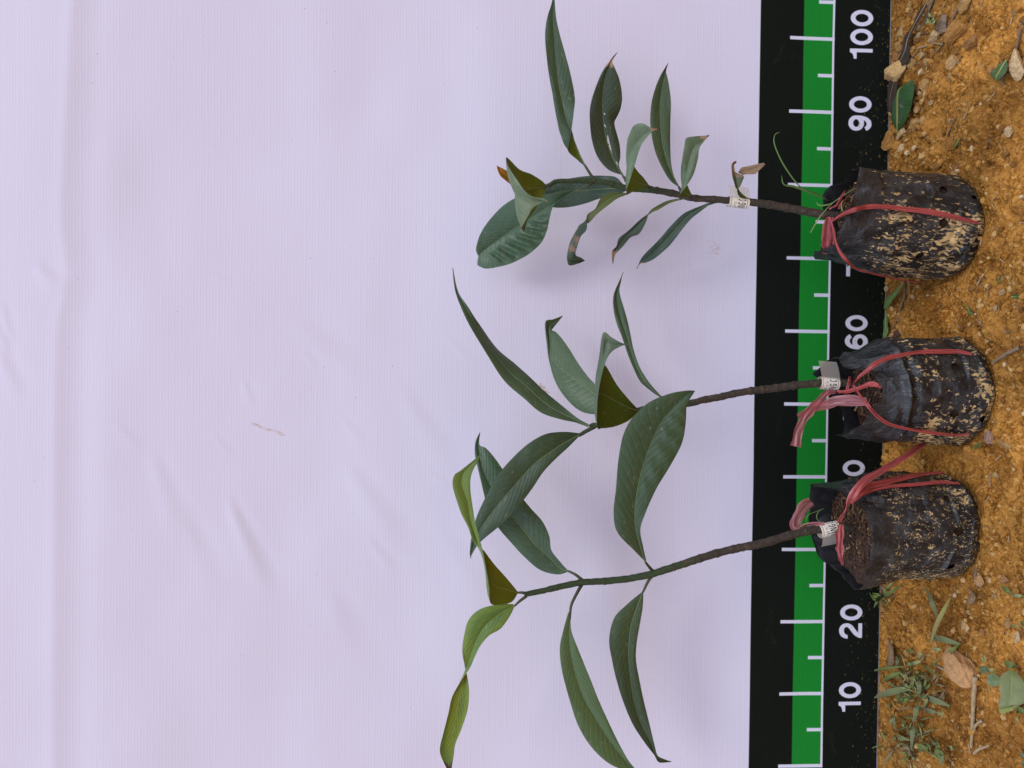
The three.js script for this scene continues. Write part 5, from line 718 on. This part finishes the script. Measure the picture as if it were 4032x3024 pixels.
function bagShape(id) {
  const b = BAGS[id], R = b.r / 1000, cx = b.c[0] / 1000, cz = b.c[1] / 1000, k = { A: 3, B: 17, C: 29 }[id];
  const soft = { A: 0.55, B: 1.0, C: 0.6 }[id];
  const rad = (th, h, H, rf) => {
    const w0 = q => vn(q / 360 * 12, 33.5, k, 12), v = h / H, a = ((th % 360) + 360) % 360, sh = step({ A: 0.5, B: 0.62, C: 0.38 }[id], 1, v);
    let r = R * lerp(1, rf, sh) * (0.985 + 0.015 * Math.sin(v * 3));
    r *= 1 - 0.075 * Math.pow(1 - clamp(h / 0.011), 2) + 0.03 * Math.exp(-Math.pow((h - 0.016) / 0.008, 2)) * (w0(a) - 0.4);                                // rounded foot
    const w = (n, q) => vn(a / 360 * n, q, k, n);
    r += (w(9, h * 30) - 0.5) * 0.0036 + (w(24, h * 14 + 3) - 0.5) * 0.0020 * (0.5 + v);  // slack film
    r += (w(40, h * 60) - 0.5) * 0.0012;
    const rd = q => Math.pow(1 - Math.abs(2 * q - 1), 4); r += 0.0022 * rd(w(13, h * 26 + 11)) - 0.0016 * rd(w(19, h * 17 + 21)) + 0.0012 * rd(w(30, h * 40 + 31));
    const fold = Math.pow(w(16, h * 9 + 7), 3); r += soft * fold * 0.009 * step(0.62, 0.95, v) * step(1.05, 0.97, v) - soft * 0.003 * step(0.6, 0.9, v);
    // pinched seams low on the bag
    const sa = 1.2 * step(0.35, 0.8, w(13, 40.5)), sb = 1.2 * step(0.35, 0.8, w(11, 50.5)); const s1 = h - (0.029 + 0.004 * Math.sin(a / 57.3 * 2 + k) + 0.008 * (w(7, 60.5) - 0.5)), s2 = h - (0.0105 + 0.003 * Math.sin(a / 57.3 * 3 + k) + 0.005 * (w(9, 70.5) - 0.5));
    r += sa * (0.0020 * Math.exp(-s1 * s1 / 2.2e-6) - 0.0012 * Math.exp(-Math.pow(s1 - 0.004, 2) / 8e-6)) + sb * 0.0018 * Math.exp(-s2 * s2 / 1.6e-6) - sb * 0.0010 * Math.exp(-Math.pow(s2 + 0.004, 2) / 6e-6);
    if (id === 'B') { const s3 = h - (0.096 + 0.006 * Math.sin(a / 57.3)); r += 0.0040 * Math.exp(-s3 * s3 / 9e-6) * step(80, 40, Math.abs(a > 180 ? a - 360 : a)) - 0.003 * Math.exp(-Math.pow(s3 + 0.008, 2) / 3e-5); }
    if (id === 'C') { const s3 = h - 0.117, aa = a > 180 ? a - 360 : a; r += 0.0036 * step(-0.004, 0.001, s3) * step(12, 22, aa) * step(100, 80, aa); }
    return r;
  };
  return { b, R, cx, cz, k, rad, at: (th, h) => { const rf = table(b.rim, th, 1), H = table(b.rim, th, 2) / 1000 * (1 + 0.018 * (vn(th / 9 + 80, 1, k) - 0.5)), hh = h(H), r = rad(th, hh, H, rf), t = th * Math.PI / 180; return [cx + b.tilt[0] * hh + r * Math.sin(t), hh, cz + r * Math.cos(t), H, r]; } };
}
function bagMaterial(id) {
  const k = { A: 5, B: 25, C: 45 }[id], f = MUD[id], r = rng(k);
  const field = (u, v) => { const a = (u - 0.5) * 360, h = v * 200;
    const [fu, fv] = { A: [320, 120], B: [190, 72], C: [240, 46] }[id], wu = u + 0.010 * (vn(u * 40, v * 30, k + 30, 40) - 0.5), wv = v + 0.03 * (vn(u * 50, v * 20, k + 31, 50) - 0.5);
    const n = 0.40 * vn(wu * fu, wv * fv, k, fu) + 0.30 * vn(wu * fu * 2, wv * fv * 2, k + 1, fu * 2) + 0.30 * vn(wu * fu / 2, wv * fv / 3, k + 2, fu / 2), big = vn(u * 18, v * 12, k + 3, 18);
    return (n - 0.5) / 0.112 - zOf(f(a, h) * (0.5 + 1.6 * step(0.3, 0.78, big))); };
  const mud = (u, v) => { const q = field(u, v); return 0.45 * step(-0.55, 0.1, q) * step(0.35, 0.6, vn(u * 60, v * 30, k + 21, 60)) + (1 - 0.45) * step(-0.12, 0.25, q) + 0.0; };
  const film = (u, v) => clamp(fbm(u * 40, v * 16, 3, k + 7) * 1.4 - 0.45);
  const map = tex(1024, 512, (u, v) => { const m = mud(u, v), d = film(u, v); let c = mix3([0.015, 0.0155, 0.0165], [0.060, 0.061, 0.061], d); c = mix3(c, [0.10, 0.085, 0.055], 0.22 * step(-0.7, -0.1, field(u, v))); return mix3(c, mix3([0.46, 0.29, 0.11], [0.68, 0.47, 0.21], vn(u * 200, v * 100, k + 9, 200)), m); });
  const rough = tex(512, 256, (u, v) => { const m = mud(u, v); return [0, lerp(0.28 + 0.2 * film(u, v), 0.95, m), 0]; }, false);
  const ridge = (x, y, q, w) => 1 - Math.abs(2 * vn(x, y, q, w) - 1);
  const bump = tex(1024, 512, (u, v) => g1(0.34 * Math.pow(ridge(u * 34, v * 16 + u * 6, k + 11, 34), 3) + 0.30 * Math.pow(ridge(u * 90, v * 30, k + 12, 90), 3) + 0.16 * Math.pow(ridge(u * 170, v * 66, k + 14, 170), 3) + 0.08 * vn(u * 220, v * 70, k + 13, 220) + 0.36 * mud(u, v)), false);
  return std({ map, roughnessMap: rough, roughness: 1, bumpMap: bump, bumpScale: 0.0014, side: THREE.DoubleSide });
}
const liningMat = std({ color: C(0.016, 0.0165, 0.018), roughness: 0.5, side: THREE.DoubleSide });
const soilTex = tex(512, 512, (u, v) => { const a = vn(u * 40, v * 90, 1, 40), b = vn(u * 120, v * 50, 2, 120); return mix3([0.016, 0.008, 0.004], [0.095, 0.042, 0.016], clamp(a * 0.8 + b * 0.5 - 0.35)); });
const soilMat = std({ map: soilTex, roughness: 0.97 });
const chipMats = [C(0.10, 0.048, 0.018), C(0.19, 0.115, 0.05), C(0.045, 0.021, 0.009), C(0.40, 0.28, 0.14)].map(color => std({ color, roughness: 0.9 }));
function addBag(id, root, base) {
  const S = bagShape(id), { b } = S, holes = HOLES[id], NA = 260, NH = 84;
  const g = grid(NA, NH, (u, v) => { const p = S.at((u - 0.5) * 360, H => v * H); return p; }, (u, v, q) => [u, q[1] / 0.2],
    (u, v) => { const a = (u - 0.5) * 360, H = table(b.rim, a, 2), h = v * H; return holes.some(([ha, hh, hr]) => Math.hypot((a - ha) / 57.3 * b.r, h - hh) < hr); });
  const inner = grid(NA, 18, (u, v) => { const a = (u - 0.5) * 360, o = S.at(a, H => H), q = S.at(a, H => lerp(H, Math.min(H, b.soil / 1000 - 0.012), v)), t = a * Math.PI / 180, off = 0.0009 * step(0, 0.1, v) + 0.002 * v; return [q[0] - off * Math.sin(t), q[1], q[2] - off * Math.cos(t)]; }, (u, v, q) => [u, q[1] / 0.2]);
  { const a = inner.index.array; for (let i = 0; i < a.length; i += 3) { const t = a[i]; a[i] = a[i + 1]; a[i + 1] = t; } inner.computeVertexNormals(); }
  const foot = grid(60, 4, (u, v) => { const p = S.at((u - 0.5) * 360, () => 0), c = [S.cx, 0.0006, S.cz]; return [lerp(p[0], c[0], v), lerp(p[1], c[1], v), lerp(p[2], c[2], v)]; });
  const bag = part('grow_bag', mergeGeometries([g, foot]), bagMaterial(id), root); bag.position.set(-base[0], -base[1], -base[2]);
  bag.userData.label = { A: 'black film bag finely speckled with dried clay', B: 'slumped black film bag with gathered neck and clay smears', C: 'black film bag with thick clay smears on one side' }[id];
  part('bag_lining', inner, liningMat, bag);
  // root ball inside: side wall and rough top
  const sh = b.soil / 1000, ball = grid(80, 40, (u, v) => {
    const a = (u - 0.5) * 360, t = a * Math.PI / 180;
    if (v < 0.4) { const h = lerp(0.003, sh, v / 0.4), p = S.at(a, H => Math.min(h, H)), r = p[4] - 0.005; return [S.cx + b.tilt[0] * h + r * Math.sin(t), h, S.cz + r * Math.cos(t)]; }
    const w = (1 - v) / 0.6, p = S.at(a, H => Math.min(sh, H)), r = (p[4] - 0.005) * w, x = S.cx + b.tilt[0] * sh + r * Math.sin(t), z = S.cz + r * Math.cos(t);
    return [x, sh + 0.010 * (1 - w * w) * 0.5 + (fbm(x * 160, z * 160, 3, S.k) - 0.5) * 0.010, z];
  }, (u, v, q) => [q[0] * 12, q[2] * 12 + q[1] * 12]);
  const soil = part('potting_soil', ball, soilMat, root); soil.position.copy(bag.position);
  const rr = rng(S.k + 5), chips = [[], [], [], []];
  for (let i = 0; i < 520; i++) {
    const a = rr() * 6.283, r = (S.R * 0.86) * Math.sqrt(rr()), x = S.cx + b.tilt[0] * sh + r * Math.sin(a), z = S.cz + r * Math.cos(a), w = r / (S.R * 0.93), y = sh + 0.005 * (1 - w * w) + (fbm(x * 160, z * 160, 3, S.k) - 0.5) * 0.010 + 0.0008;
    const L = 0.004 + 0.013 * rr() * rr(), gg = new THREE.BoxGeometry(L, 0.0006 + rr() * 0.0009, 0.0008 + rr() * 0.0022); gg.rotateZ((rr() - 0.5) * 0.9); gg.rotateY(rr() * 6.283); gg.translate(x, y, z); chips[rr() < 0.55 ? 2 : rr() < 0.7 ? 0 : rr() < 0.85 ? 1 : 3].push(gg);
  }
  chips.forEach((l, i) => { if (l.length) { const m = part('bark_chips', mergeGeometries(l), chipMats[i], soil); m.userData.kind = 'stuff'; } });
  if (id === 'C') { const st = part('soil_stone', rock(0.012, 0.011, 0.011, 77), stoneMats.grey[0], root); st.position.set(0.714 - base[0], 0.124, 0.186 - base[2]); }
  return S;
}

// ------------------------------------------------------------------ stones
function rock(rx, ry, rz, seed) {
  const g = new THREE.IcosahedronGeometry(1.12, 4), p = g.attributes.position, r = rng(seed), cuts = [];
  for (let i = 0; i < 10; i++) { const v = new THREE.Vector3(r() - 0.5, r() - 0.5, r() - 0.5).normalize(); cuts.push([v, 0.5 + r() * 0.32]); }
  const q = new THREE.Vector3();
  for (let i = 0; i < p.count; i++) { q.fromBufferAttribute(p, i); for (const [v, d] of cuts) { const t = q.dot(v); if (t > d) q.addScaledVector(v, (d - t) * 0.96); }
    const n = 1 + 0.22 * (vn(q.x * 3 + 9, q.y * 3 + q.z * 2, seed) - 0.5) + 0.13 * (vn(q.x * 9 + q.z * 7, q.y * 9, seed + 1) - 0.5); p.setXYZ(i, q.x * n * rx, q.y * n * ry, q.z * n * rz); }
  g.computeVertexNormals(); return g;
}
const grit = tex(256, 256, (u, v) => { const n = 0.6 * vn(u * 24, v * 24, 1, 24) + 0.4 * vn(u * 80, v * 80, 2, 80); return g1(0.62 + 0.5 * n); }), gritB = tex(256, 256, (u, v) => g1(vn(u * 20, v * 20, 3, 20) * 0.5 + vn(u * 70, v * 70, 4, 70) * 0.5), false);
const smat = (...cs) => cs.map(c => std({ color: C(...c), map: grit, bumpMap: gritB, bumpScale: 0.0012, roughness: 0.9 }));
const stoneMats = { pale: smat([0.62, 0.38, 0.145], [0.52, 0.29, 0.09], [0.66, 0.45, 0.22]), clay: smat([0.40, 0.18, 0.035], [0.45, 0.21, 0.045], [0.37, 0.17, 0.04]), orange: smat([0.55, 0.27, 0.085], [0.56, 0.3, 0.12], [0.5, 0.24, 0.09]), grey: smat([0.36, 0.25, 0.165], [0.34, 0.24, 0.16], [0.38, 0.27, 0.18]), purple: smat([0.12, 0.06, 0.045]), pink: smat([0.45, 0.28, 0.2]) };

// ------------------------------------------------------------------ ribbons, tags
const ribTex = tex(64, 256, (u, v) => { const n = 0.55 * vn(v * 28, u * 2, 4) + 0.45 * vn(v * 70, u * 4, 6); return mix3([0.42, 0.40, 0.40], [1, 1, 1], step(0.25, 0.7, n)); });
const ribbonMats = {
  flat: phys({ color: C(0.62, 0.115, 0.105), map: ribTex, roughness: 0.42, transmission: 0.18, thickness: 0, side: THREE.DoubleSide }),
  wide: phys({ color: C(0.70, 0.15, 0.15), map: ribTex, roughness: 0.40, transmission: 0.32, thickness: 0, side: THREE.DoubleSide }),
  tail: phys({ color: C(0.74, 0.24, 0.25), map: ribTex, roughness: 0.38, transmission: 0.56, thickness: 0, side: THREE.DoubleSide }),
};
function ribbonGeo(d, seed, away) {
  const pts = d.pts.map(M3), cv = new THREE.CatmullRomCurve3(pts.map(V)), ws = spline(d.w.map(w => [w / 1000])), n = 44, q = new THREE.Vector3(), t = new THREE.Vector3(), o = new THREE.Vector3(), s = new THREE.Vector3(), nrm = new THREE.Vector3();
  return grid(n, 8, (u, v) => {
    cv.getPoint(u, q); cv.getTangent(u, t); o.set(q.x - away[0], 0, q.z - away[1]).normalize(); if (d.k === 'tail') o.set(0.1 * Math.sin(u * 5 + seed), 0.1, 1).normalize();
    s.crossVectors(t, o).normalize(); nrm.crossVectors(s, t).normalize(); if (nrm.dot(o) < 0) nrm.negate();
    const w = ws(u)[0] * 0.5, a = v * 2 - 1, ruck = 0.0008 * Math.sin(v * 11 + 3 * vn(u * 7, 1, seed) + seed) + 0.0010 * (vn(v * 6, u * 5, seed) - 0.5) + (d.k === 'flat' ? -0.0006 * a * a : 0), e = 1 + 0.4 * (vn(u * 11, a > 0 ? 1 : 2, seed) - 0.5);
    return [q.x + s.x * a * w * e + nrm.x * ruck, q.y + s.y * a * w * e + nrm.y * ruck, q.z + s.z * a * w * e + nrm.z * ruck];
  }, (u, v) => [u * 3, v]);
}
function tagTexture(id) {
  const cv = document.createElement('canvas'); cv.width = 512; cv.height = 256; const c = cv.getContext('2d');
  c.fillStyle = '#e6dcc6'; c.fillRect(0, 0, 512, 256); c.fillStyle = '#efe8d8'; c.fillRect(0, 20, 512, 200);
  c.strokeStyle = '#35322a'; c.lineWidth = 5; c.beginPath(); c.moveTo(0, 26); c.lineTo(512, 26); c.moveTo(0, 226); c.lineTo(512, 226); c.stroke();
  c.fillStyle = '#4a463c'; c.textAlign = 'left'; c.font = '58px sans-serif'; const top = { A: 'm Cây Giống', B: 'ây Giống Cây', C: 'Cây Giống' }[id], big = { A: 'MĂNG CỤT', B: 'ĂNG CỤT', C: 'ĂNG C' }[id];
  c.save(); c.translate(TEXTX[id], 92); c.scale(0.55, 1); c.fillText(top, 0, 0); c.restore(); c.fillStyle = '#14130f'; c.font = 'bold 132px sans-serif'; c.save(); c.translate(TEXTX[id], 208); c.scale(0.52, 1); c.fillText(big, 0, 0); c.restore();
  const t = new THREE.CanvasTexture(cv); t.colorSpace = THREE.SRGBColorSpace; t.magFilter = THREE.LinearFilter; return t;
}
const TEXTX = { A: 140, B: 112, C: 96 };
const tapeMat = phys({ color: C(0.88, 0.84, 0.74), roughness: 0.2, transmission: 0.75, thickness: 0, side: THREE.DoubleSide });
function addTag(d, root, base) {
  const a = V(M3(d.a)), b = V(M3(d.b)), ax = b.clone().sub(a), L = ax.length(); ax.normalize();       // a: top edge, b: bottom edge of the sleeve
  const id = d.p, r = { A: 0.0082, B: 0.0072, C: 0.0062 }[id], side = { A: -1, B: 1, C: 1 }[id], f = new THREE.Vector3(0, 0, 1); f.addScaledVector(ax, -f.dot(ax)).normalize();
  const e = new THREE.Vector3().crossVectors(f, ax).normalize(); if (e.x < 0) e.negate();            // e: toward +x
  const pt = (ang, v) => { const c = Math.cos(ang) * r, s = Math.sin(ang) * r; return [a.x + ax.x * L * v + f.x * c + e.x * s, a.y + ax.y * L * v + f.y * c + e.y * s, a.z + ax.z * L * v + f.z * c + e.z * s]; };
  const g = grid(40, 6, (u, v) => pt(lerp(-2.6, 2.6, u), v), (u, v) => [u, 1 - v]);
  const m = part('paper_tag', g, std({ map: tagTexture(id), roughness: 0.55, side: THREE.DoubleSide }), root); m.position.set(-base[0], -base[1], -base[2]); m.userData.label = 'cream printed paper tag wrapped round the stem';
  // clear plastic flap joining the two ends
  const flap = grid(16, 6, (u, v) => { const p = pt(side * 0.9, v), w = u * { A: 0.011, B: 0.020, C: 0.013 }[id]; return [p[0] + side * e.x * w + ax.x * w * 0.15, p[1] + side * e.y * w - ax.y * w * 0.3, p[2] + 0.0012 + 0.0015 * Math.sin(u * 3)]; });
  const fm = part('clear_tape', flap, tapeMat, m); fm.userData.label = 'clear plastic tape end of the tag';
  return m;
}

// ------------------------------------------------------------------ the three seedlings
const barkTex = tex(256, 256, (u, v) => { const n = 0.6 * vn(u * 14, v * 10, 1, 14) + 0.4 * vn(u * 60, v * 30, 2, 60); return mix3([0.6, 0.6, 0.6], [1.15, 1.1, 1.05], n); }), barkB = tex(256, 256, (u, v) => g1(0.5 * vn(u * 30, v * 12, 5, 30) + 0.5 * vn(u * 90, v * 40, 6, 90)), false);
const stemMat = std({ map: barkTex, bumpMap: barkB, bumpScale: 0.0006, roughness: 0.7, vertexColors: true });
const nodeMat = std({ color: C(0.055, 0.038, 0.022), map: barkTex, roughness: 0.85 });
const weedMats = [std({ color: C(0.12, 0.21, 0.045), roughness: 0.6, side: THREE.DoubleSide }), std({ color: C(0.22, 0.24, 0.07), roughness: 0.6, side: THREE.DoubleSide })];
function bladeGeo(pts, w, flatness = 0.3, seed = 1, n = 18) {       // grass blade: a folded tapering strip
  const cv = new THREE.CatmullRomCurve3(pts.map(V)), q = new THREE.Vector3(), t = new THREE.Vector3(), s = new THREE.Vector3(), nn = new THREE.Vector3(), up = new THREE.Vector3(0, 1, 0.35).normalize();
  return grid(n, 4, (u, v) => { cv.getPoint(u, q); cv.getTangent(u, t); s.crossVectors(t, up); if (s.lengthSq() < 1e-6) s.set(1, 0, 0); s.normalize(); nn.crossVectors(s, t); const a = v * 2 - 1, ww = w * 0.5 * Math.pow(Math.sin(Math.PI * clamp(0.12 + 0.88 * u)), 0.7); const lift = flatness * ww * Math.abs(a); return [q.x + s.x * a * ww + nn.x * lift, q.y + s.y * a * ww + nn.y * lift, q.z + s.z * a * ww + nn.z * lift]; });
}
const PLANT = { A: 'left seedling in black bag, with lime young leaves on top, nearest the 30 mark', B: 'middle seedling in slumped black bag, with loose pink ribbon tails, near the 50 mark', C: 'right seedling in black bag, with a dead leaf on the stem, near the 80 mark' };
for (const id of ['A', 'B', 'C']) {
  const bb = BAGS[id], base = [bb.c[0] / 1000, 0, bb.c[1] / 1000], root = thing('bagged_seedling', PLANT[id], 'seedling', base, 'seedlings in black bags');
  addBag(id, root, base);
  const sd = STEMS[id], pts = sd.p.map(M3), rs = spline(sd.r.map((x, i) => [x * (1.16 - 0.02 * i)])), nodes = sd.nodes;
  const rf = u => { let r = rs(u)[0]; for (const n of nodes) r *= 1 + (u > sd.green ? 0.11 : 0.07) * Math.exp(-Math.pow((u - n) / 0.006, 2)); return r; };
  const sg = tube(pts, rf, 200, 14, 0.2, 4), p = sg.attributes.position, seg = 200;
  setColor(sg, (u, v, x, y, z, i) => { const t = Math.floor(i / 15) / seg, n = fbm(t * 90, v * 6, 3, 8), w = step(sd.green - 0.05, sd.green + 0.08, t + (n - 0.5) * 0.16); let k = mix3([0.034, 0.060, 0.016], [0.046, 0.033, 0.020], w); if (w > 0.5 && n > 0.6) k = mix3(k, [0.11, 0.075, 0.042], 0.5); return k; });
  const stem = part('stem', sg, stemMat, root); stem.position.set(-base[0], 0, -base[2]);
  const cv = new THREE.CatmullRomCurve3(pts.map(V));
  for (const n of nodes) { const q = hash(Math.round(n * 500), id.charCodeAt(0)), g = new THREE.TorusGeometry(rf(n) * (0.965 + 0.03 * q), 0.0003 + 0.0003 * q, 6, 16), c = cv.getPointAt(n), t = cv.getTangentAt(n); g.applyQuaternion(new THREE.Quaternion().setFromUnitVectors(new THREE.Vector3((q - 0.5) * 0.5, (0.5 - q) * 0.3, 1).normalize(), t)); g.translate(c.x, c.y, c.z); part('stem_node', g, nodeMat, stem); }
  let k = { A: 10, B: 40, C: 70 }[id];
  for (const d of LEAVES) if (d.p === id) addLeaf(d, root, k++, base);
  RIBBONS.forEach((d, i) => { if (d.p !== id) return; const m = part('tie_ribbon', ribbonGeo(d, i, [base[0], base[2]]), ribbonMats[d.k], root); m.position.set(-base[0], 0, -base[2]); if (d.k === 'tail') m.userData.label = 'loose translucent pink ribbon tail'; });
  WEEDS.forEach((d, i) => { if (d.p !== id) return; const m = part('weed_blade', bladeGeo(d.pts.map(M3), d.w / 1000, 0.3, i, 30), weedMats[d.c], root); m.position.set(-base[0], 0, -base[2]); });
  for (const d of TAGS) if (d.p === id) addTag(d, root, base);
}

// ------------------------------------------------------------------ things lying on the clay
STONES.forEach((d, i) => {
  const [x, , z] = M3(d.c), s = M3(d.s), m = stoneMats[d.k][i % stoneMats[d.k].length];
  const o = solo(d.nm, rock(Math.max(0.002, s[0]), Math.max(0.0018, s[1]), Math.max(0.002, s[2]), 500 + i), m, d.lab, d.nm === 'clod' ? 'clod' : d.nm === 'stone' ? 'stone' : 'pebble', d.nm === 'pebble' ? 'pebbles scattered on the clay' : 'stones and clods on the clay');
  o.position.set(x, groundH(x, z) + s[1] * 0.45, z); o.rotation.y = (hash(i, 3) - 0.5) * 0.5;
});
const twigMats = { grey: std({ color: C(0.27, 0.19, 0.12), map: barkTex, bumpMap: barkB, bumpScale: 0.0008, roughness: 0.9 }), straw: std({ color: C(0.46, 0.33, 0.18), map: barkTex, bumpMap: barkB, bumpScale: 0.0008, roughness: 0.85 }), dark: std({ color: C(0.12, 0.075, 0.045), map: barkTex, roughness: 0.9 }) };
TWIGS.forEach((d, i) => { const r = d.r / 1000, pts = d.pts.map(M3).map(p => [p[0], groundH(p[0], p[2]) + r * 0.9 + 0.001, p[2]]); solo('twig', tube(pts, u => r * (1.1 - 0.45 * u), 26, 8, 0.35, i), twigMats[d.k], d.lab, 'twig', 'twigs and straws on the clay'); });
LITTER.forEach((d, i) => {
  const s0 = d.s[Math.floor(d.s.length / 2)], bx = s0[3] / 1000, bz = s0[5] / 1000;
  const e = { ...d, s: d.s.map(q => q.map(v => v)) }, o = thing(d.nm, d.lab, 'leaf', [bx, 0, bz], 'leaves lying on the clay');
  const m = part('blade', leafGeo(e, 900 + i, 36, 10), ['rot', 'dry'].includes(d.k) ? dryMat : leafMats[i % 3], o); m.position.set(-bx, 0, -bz);
  if (!['sliver'].includes(d.nm)) { const rb = part('midrib', ribGeo(e, i), d.k === 'fresh' ? std({ color: C(0.36, 0.36, 0.09), roughness: 0.6 }) : d.k === 'rot' || d.k === 'dry' ? ribDry : ribYoung, o); rb.position.set(-bx, 0, -bz); }
});
const bladeMats = [[0.19, 0.25, 0.055], [0.38, 0.44, 0.17], [0.38, 0.35, 0.10], [0.22, 0.25, 0.10], [0.10, 0.16, 0.03], [0.34, 0.25, 0.13]].map(c => std({ color: C(...c), map: LT[2][0], roughness: 0.85, side: THREE.DoubleSide }));
TUFTS.forEach((d, i) => {
  const [bx, , bz] = M3(d.root), o = thing(d.nm, d.lab, 'weed', [bx, 0, bz], 'weeds growing on the clay');
  d.b.forEach((b, j) => { const m = part('blade', bladeGeo(b.pts.map(M3), b.w / 1000, 0.35, i * 20 + j), bladeMats[b.c], o); m.position.set(-bx, 0, -bz); });
});

// ------------------------------------------------------------------ grit, crumbs and straw bits too many to count
{
  const r = rng(5), q = new THREE.Matrix4(), qt = new THREE.Quaternion(), col = new THREE.Color();
  const N = 10000, im = new THREE.InstancedMesh(rock(1, 0.75, 0.9, 3).toNonIndexed ? new THREE.IcosahedronGeometry(1, 1) : null, phys({ map: grit, roughness: 1, specularIntensity: 0.2 }), N);
  { const p = im.geometry.attributes.position; for (let i = 0; i < p.count; i++) { const k = 0.75 + 0.5 * hash(Math.round(p.getX(i) * 50), Math.round(p.getY(i) * 50), Math.round(p.getZ(i) * 50)); p.setXYZ(i, p.getX(i) * k, p.getY(i) * k * 0.8, p.getZ(i) * k); } im.geometry.computeVertexNormals(); }
  let n = 0;
  while (n < N) {
    const x = -0.12 + r() * 1.4, z = 0.004 + r() * 0.42; const dens = 0.25 + 0.75 * step(0.42, 0.62, fbm(x * 12, z * 12, 2, 90)) + (x > 0.8 ? 0.9 * step(0.16, 0.05, z) : 0);
    if (r() > dens) continue; let bad = false; for (const b of Object.values(BAGS)) if (Math.hypot(x - b.c[0] / 1000, z - b.c[1] / 1000) < 0.062) bad = true; if (bad) continue;
    const s = 0.0006 + 0.0032 * Math.pow(r(), 5); qt.setFromEuler(new THREE.Euler(r() * 6, r() * 6, r() * 6)); q.compose(new THREE.Vector3(x, groundH(x, z) + s * 0.4, z), qt, new THREE.Vector3(s * (0.8 + r() * 0.5), s, s * (0.8 + r() * 0.5))); im.setMatrixAt(n, q);
    const t = r(); col.setRGB(...(t < 0.66 ? mix3([0.40, 0.175, 0.03], [0.54, 0.28, 0.07], r()) : t < 0.84 ? [0.60, 0.37, 0.135] : t < 0.97 ? [0.24, 0.105, 0.03] : [0.66, 0.48, 0.25])); im.setColorAt(n, col); n++;
  }
  im.name = 'soil_grit'; im.userData = { label: 'fine grit and clay crumbs strewn over the ground', category: 'grit', kind: 'stuff' }; finish(im); scene.add(im);
  const bits = [];
  for (let i = 0; i < 420; i++) {
    const x = -0.1 + r() * 1.3, z = 0.01 + r() * 0.36; let bad = x > 0.3 && r() < 0.45; for (const b of Object.values(BAGS)) if (Math.hypot(x - b.c[0] / 1000, z - b.c[1] / 1000) < 0.068) bad = true; if (bad) continue;
    const L = 0.004 + 0.016 * r() * r(), g = new THREE.CylinderGeometry(0.0003 + r() * 0.0004, 0.0002 + r() * 0.0004, L, 5); g.rotateZ(Math.PI / 2 + (r() - 0.5) * 0.3); g.rotateY(r() * 6.28); g.translate(x, groundH(x, z) + 0.0010, z);
    const t = r(), c = t < 0.5 ? [0.42, 0.30, 0.16] : t < 0.75 ? [0.2, 0.12, 0.06] : [0.5, 0.42, 0.28]; setColor(g, () => c); bits.push(g);
  }
  solo('straw_bits', mergeGeometries(bits), std({ vertexColors: true, roughness: 0.9 }), 'short bits of straw and root scattered over the clay', 'straw', null, 'stuff');
}
renderer.render(scene, camera);
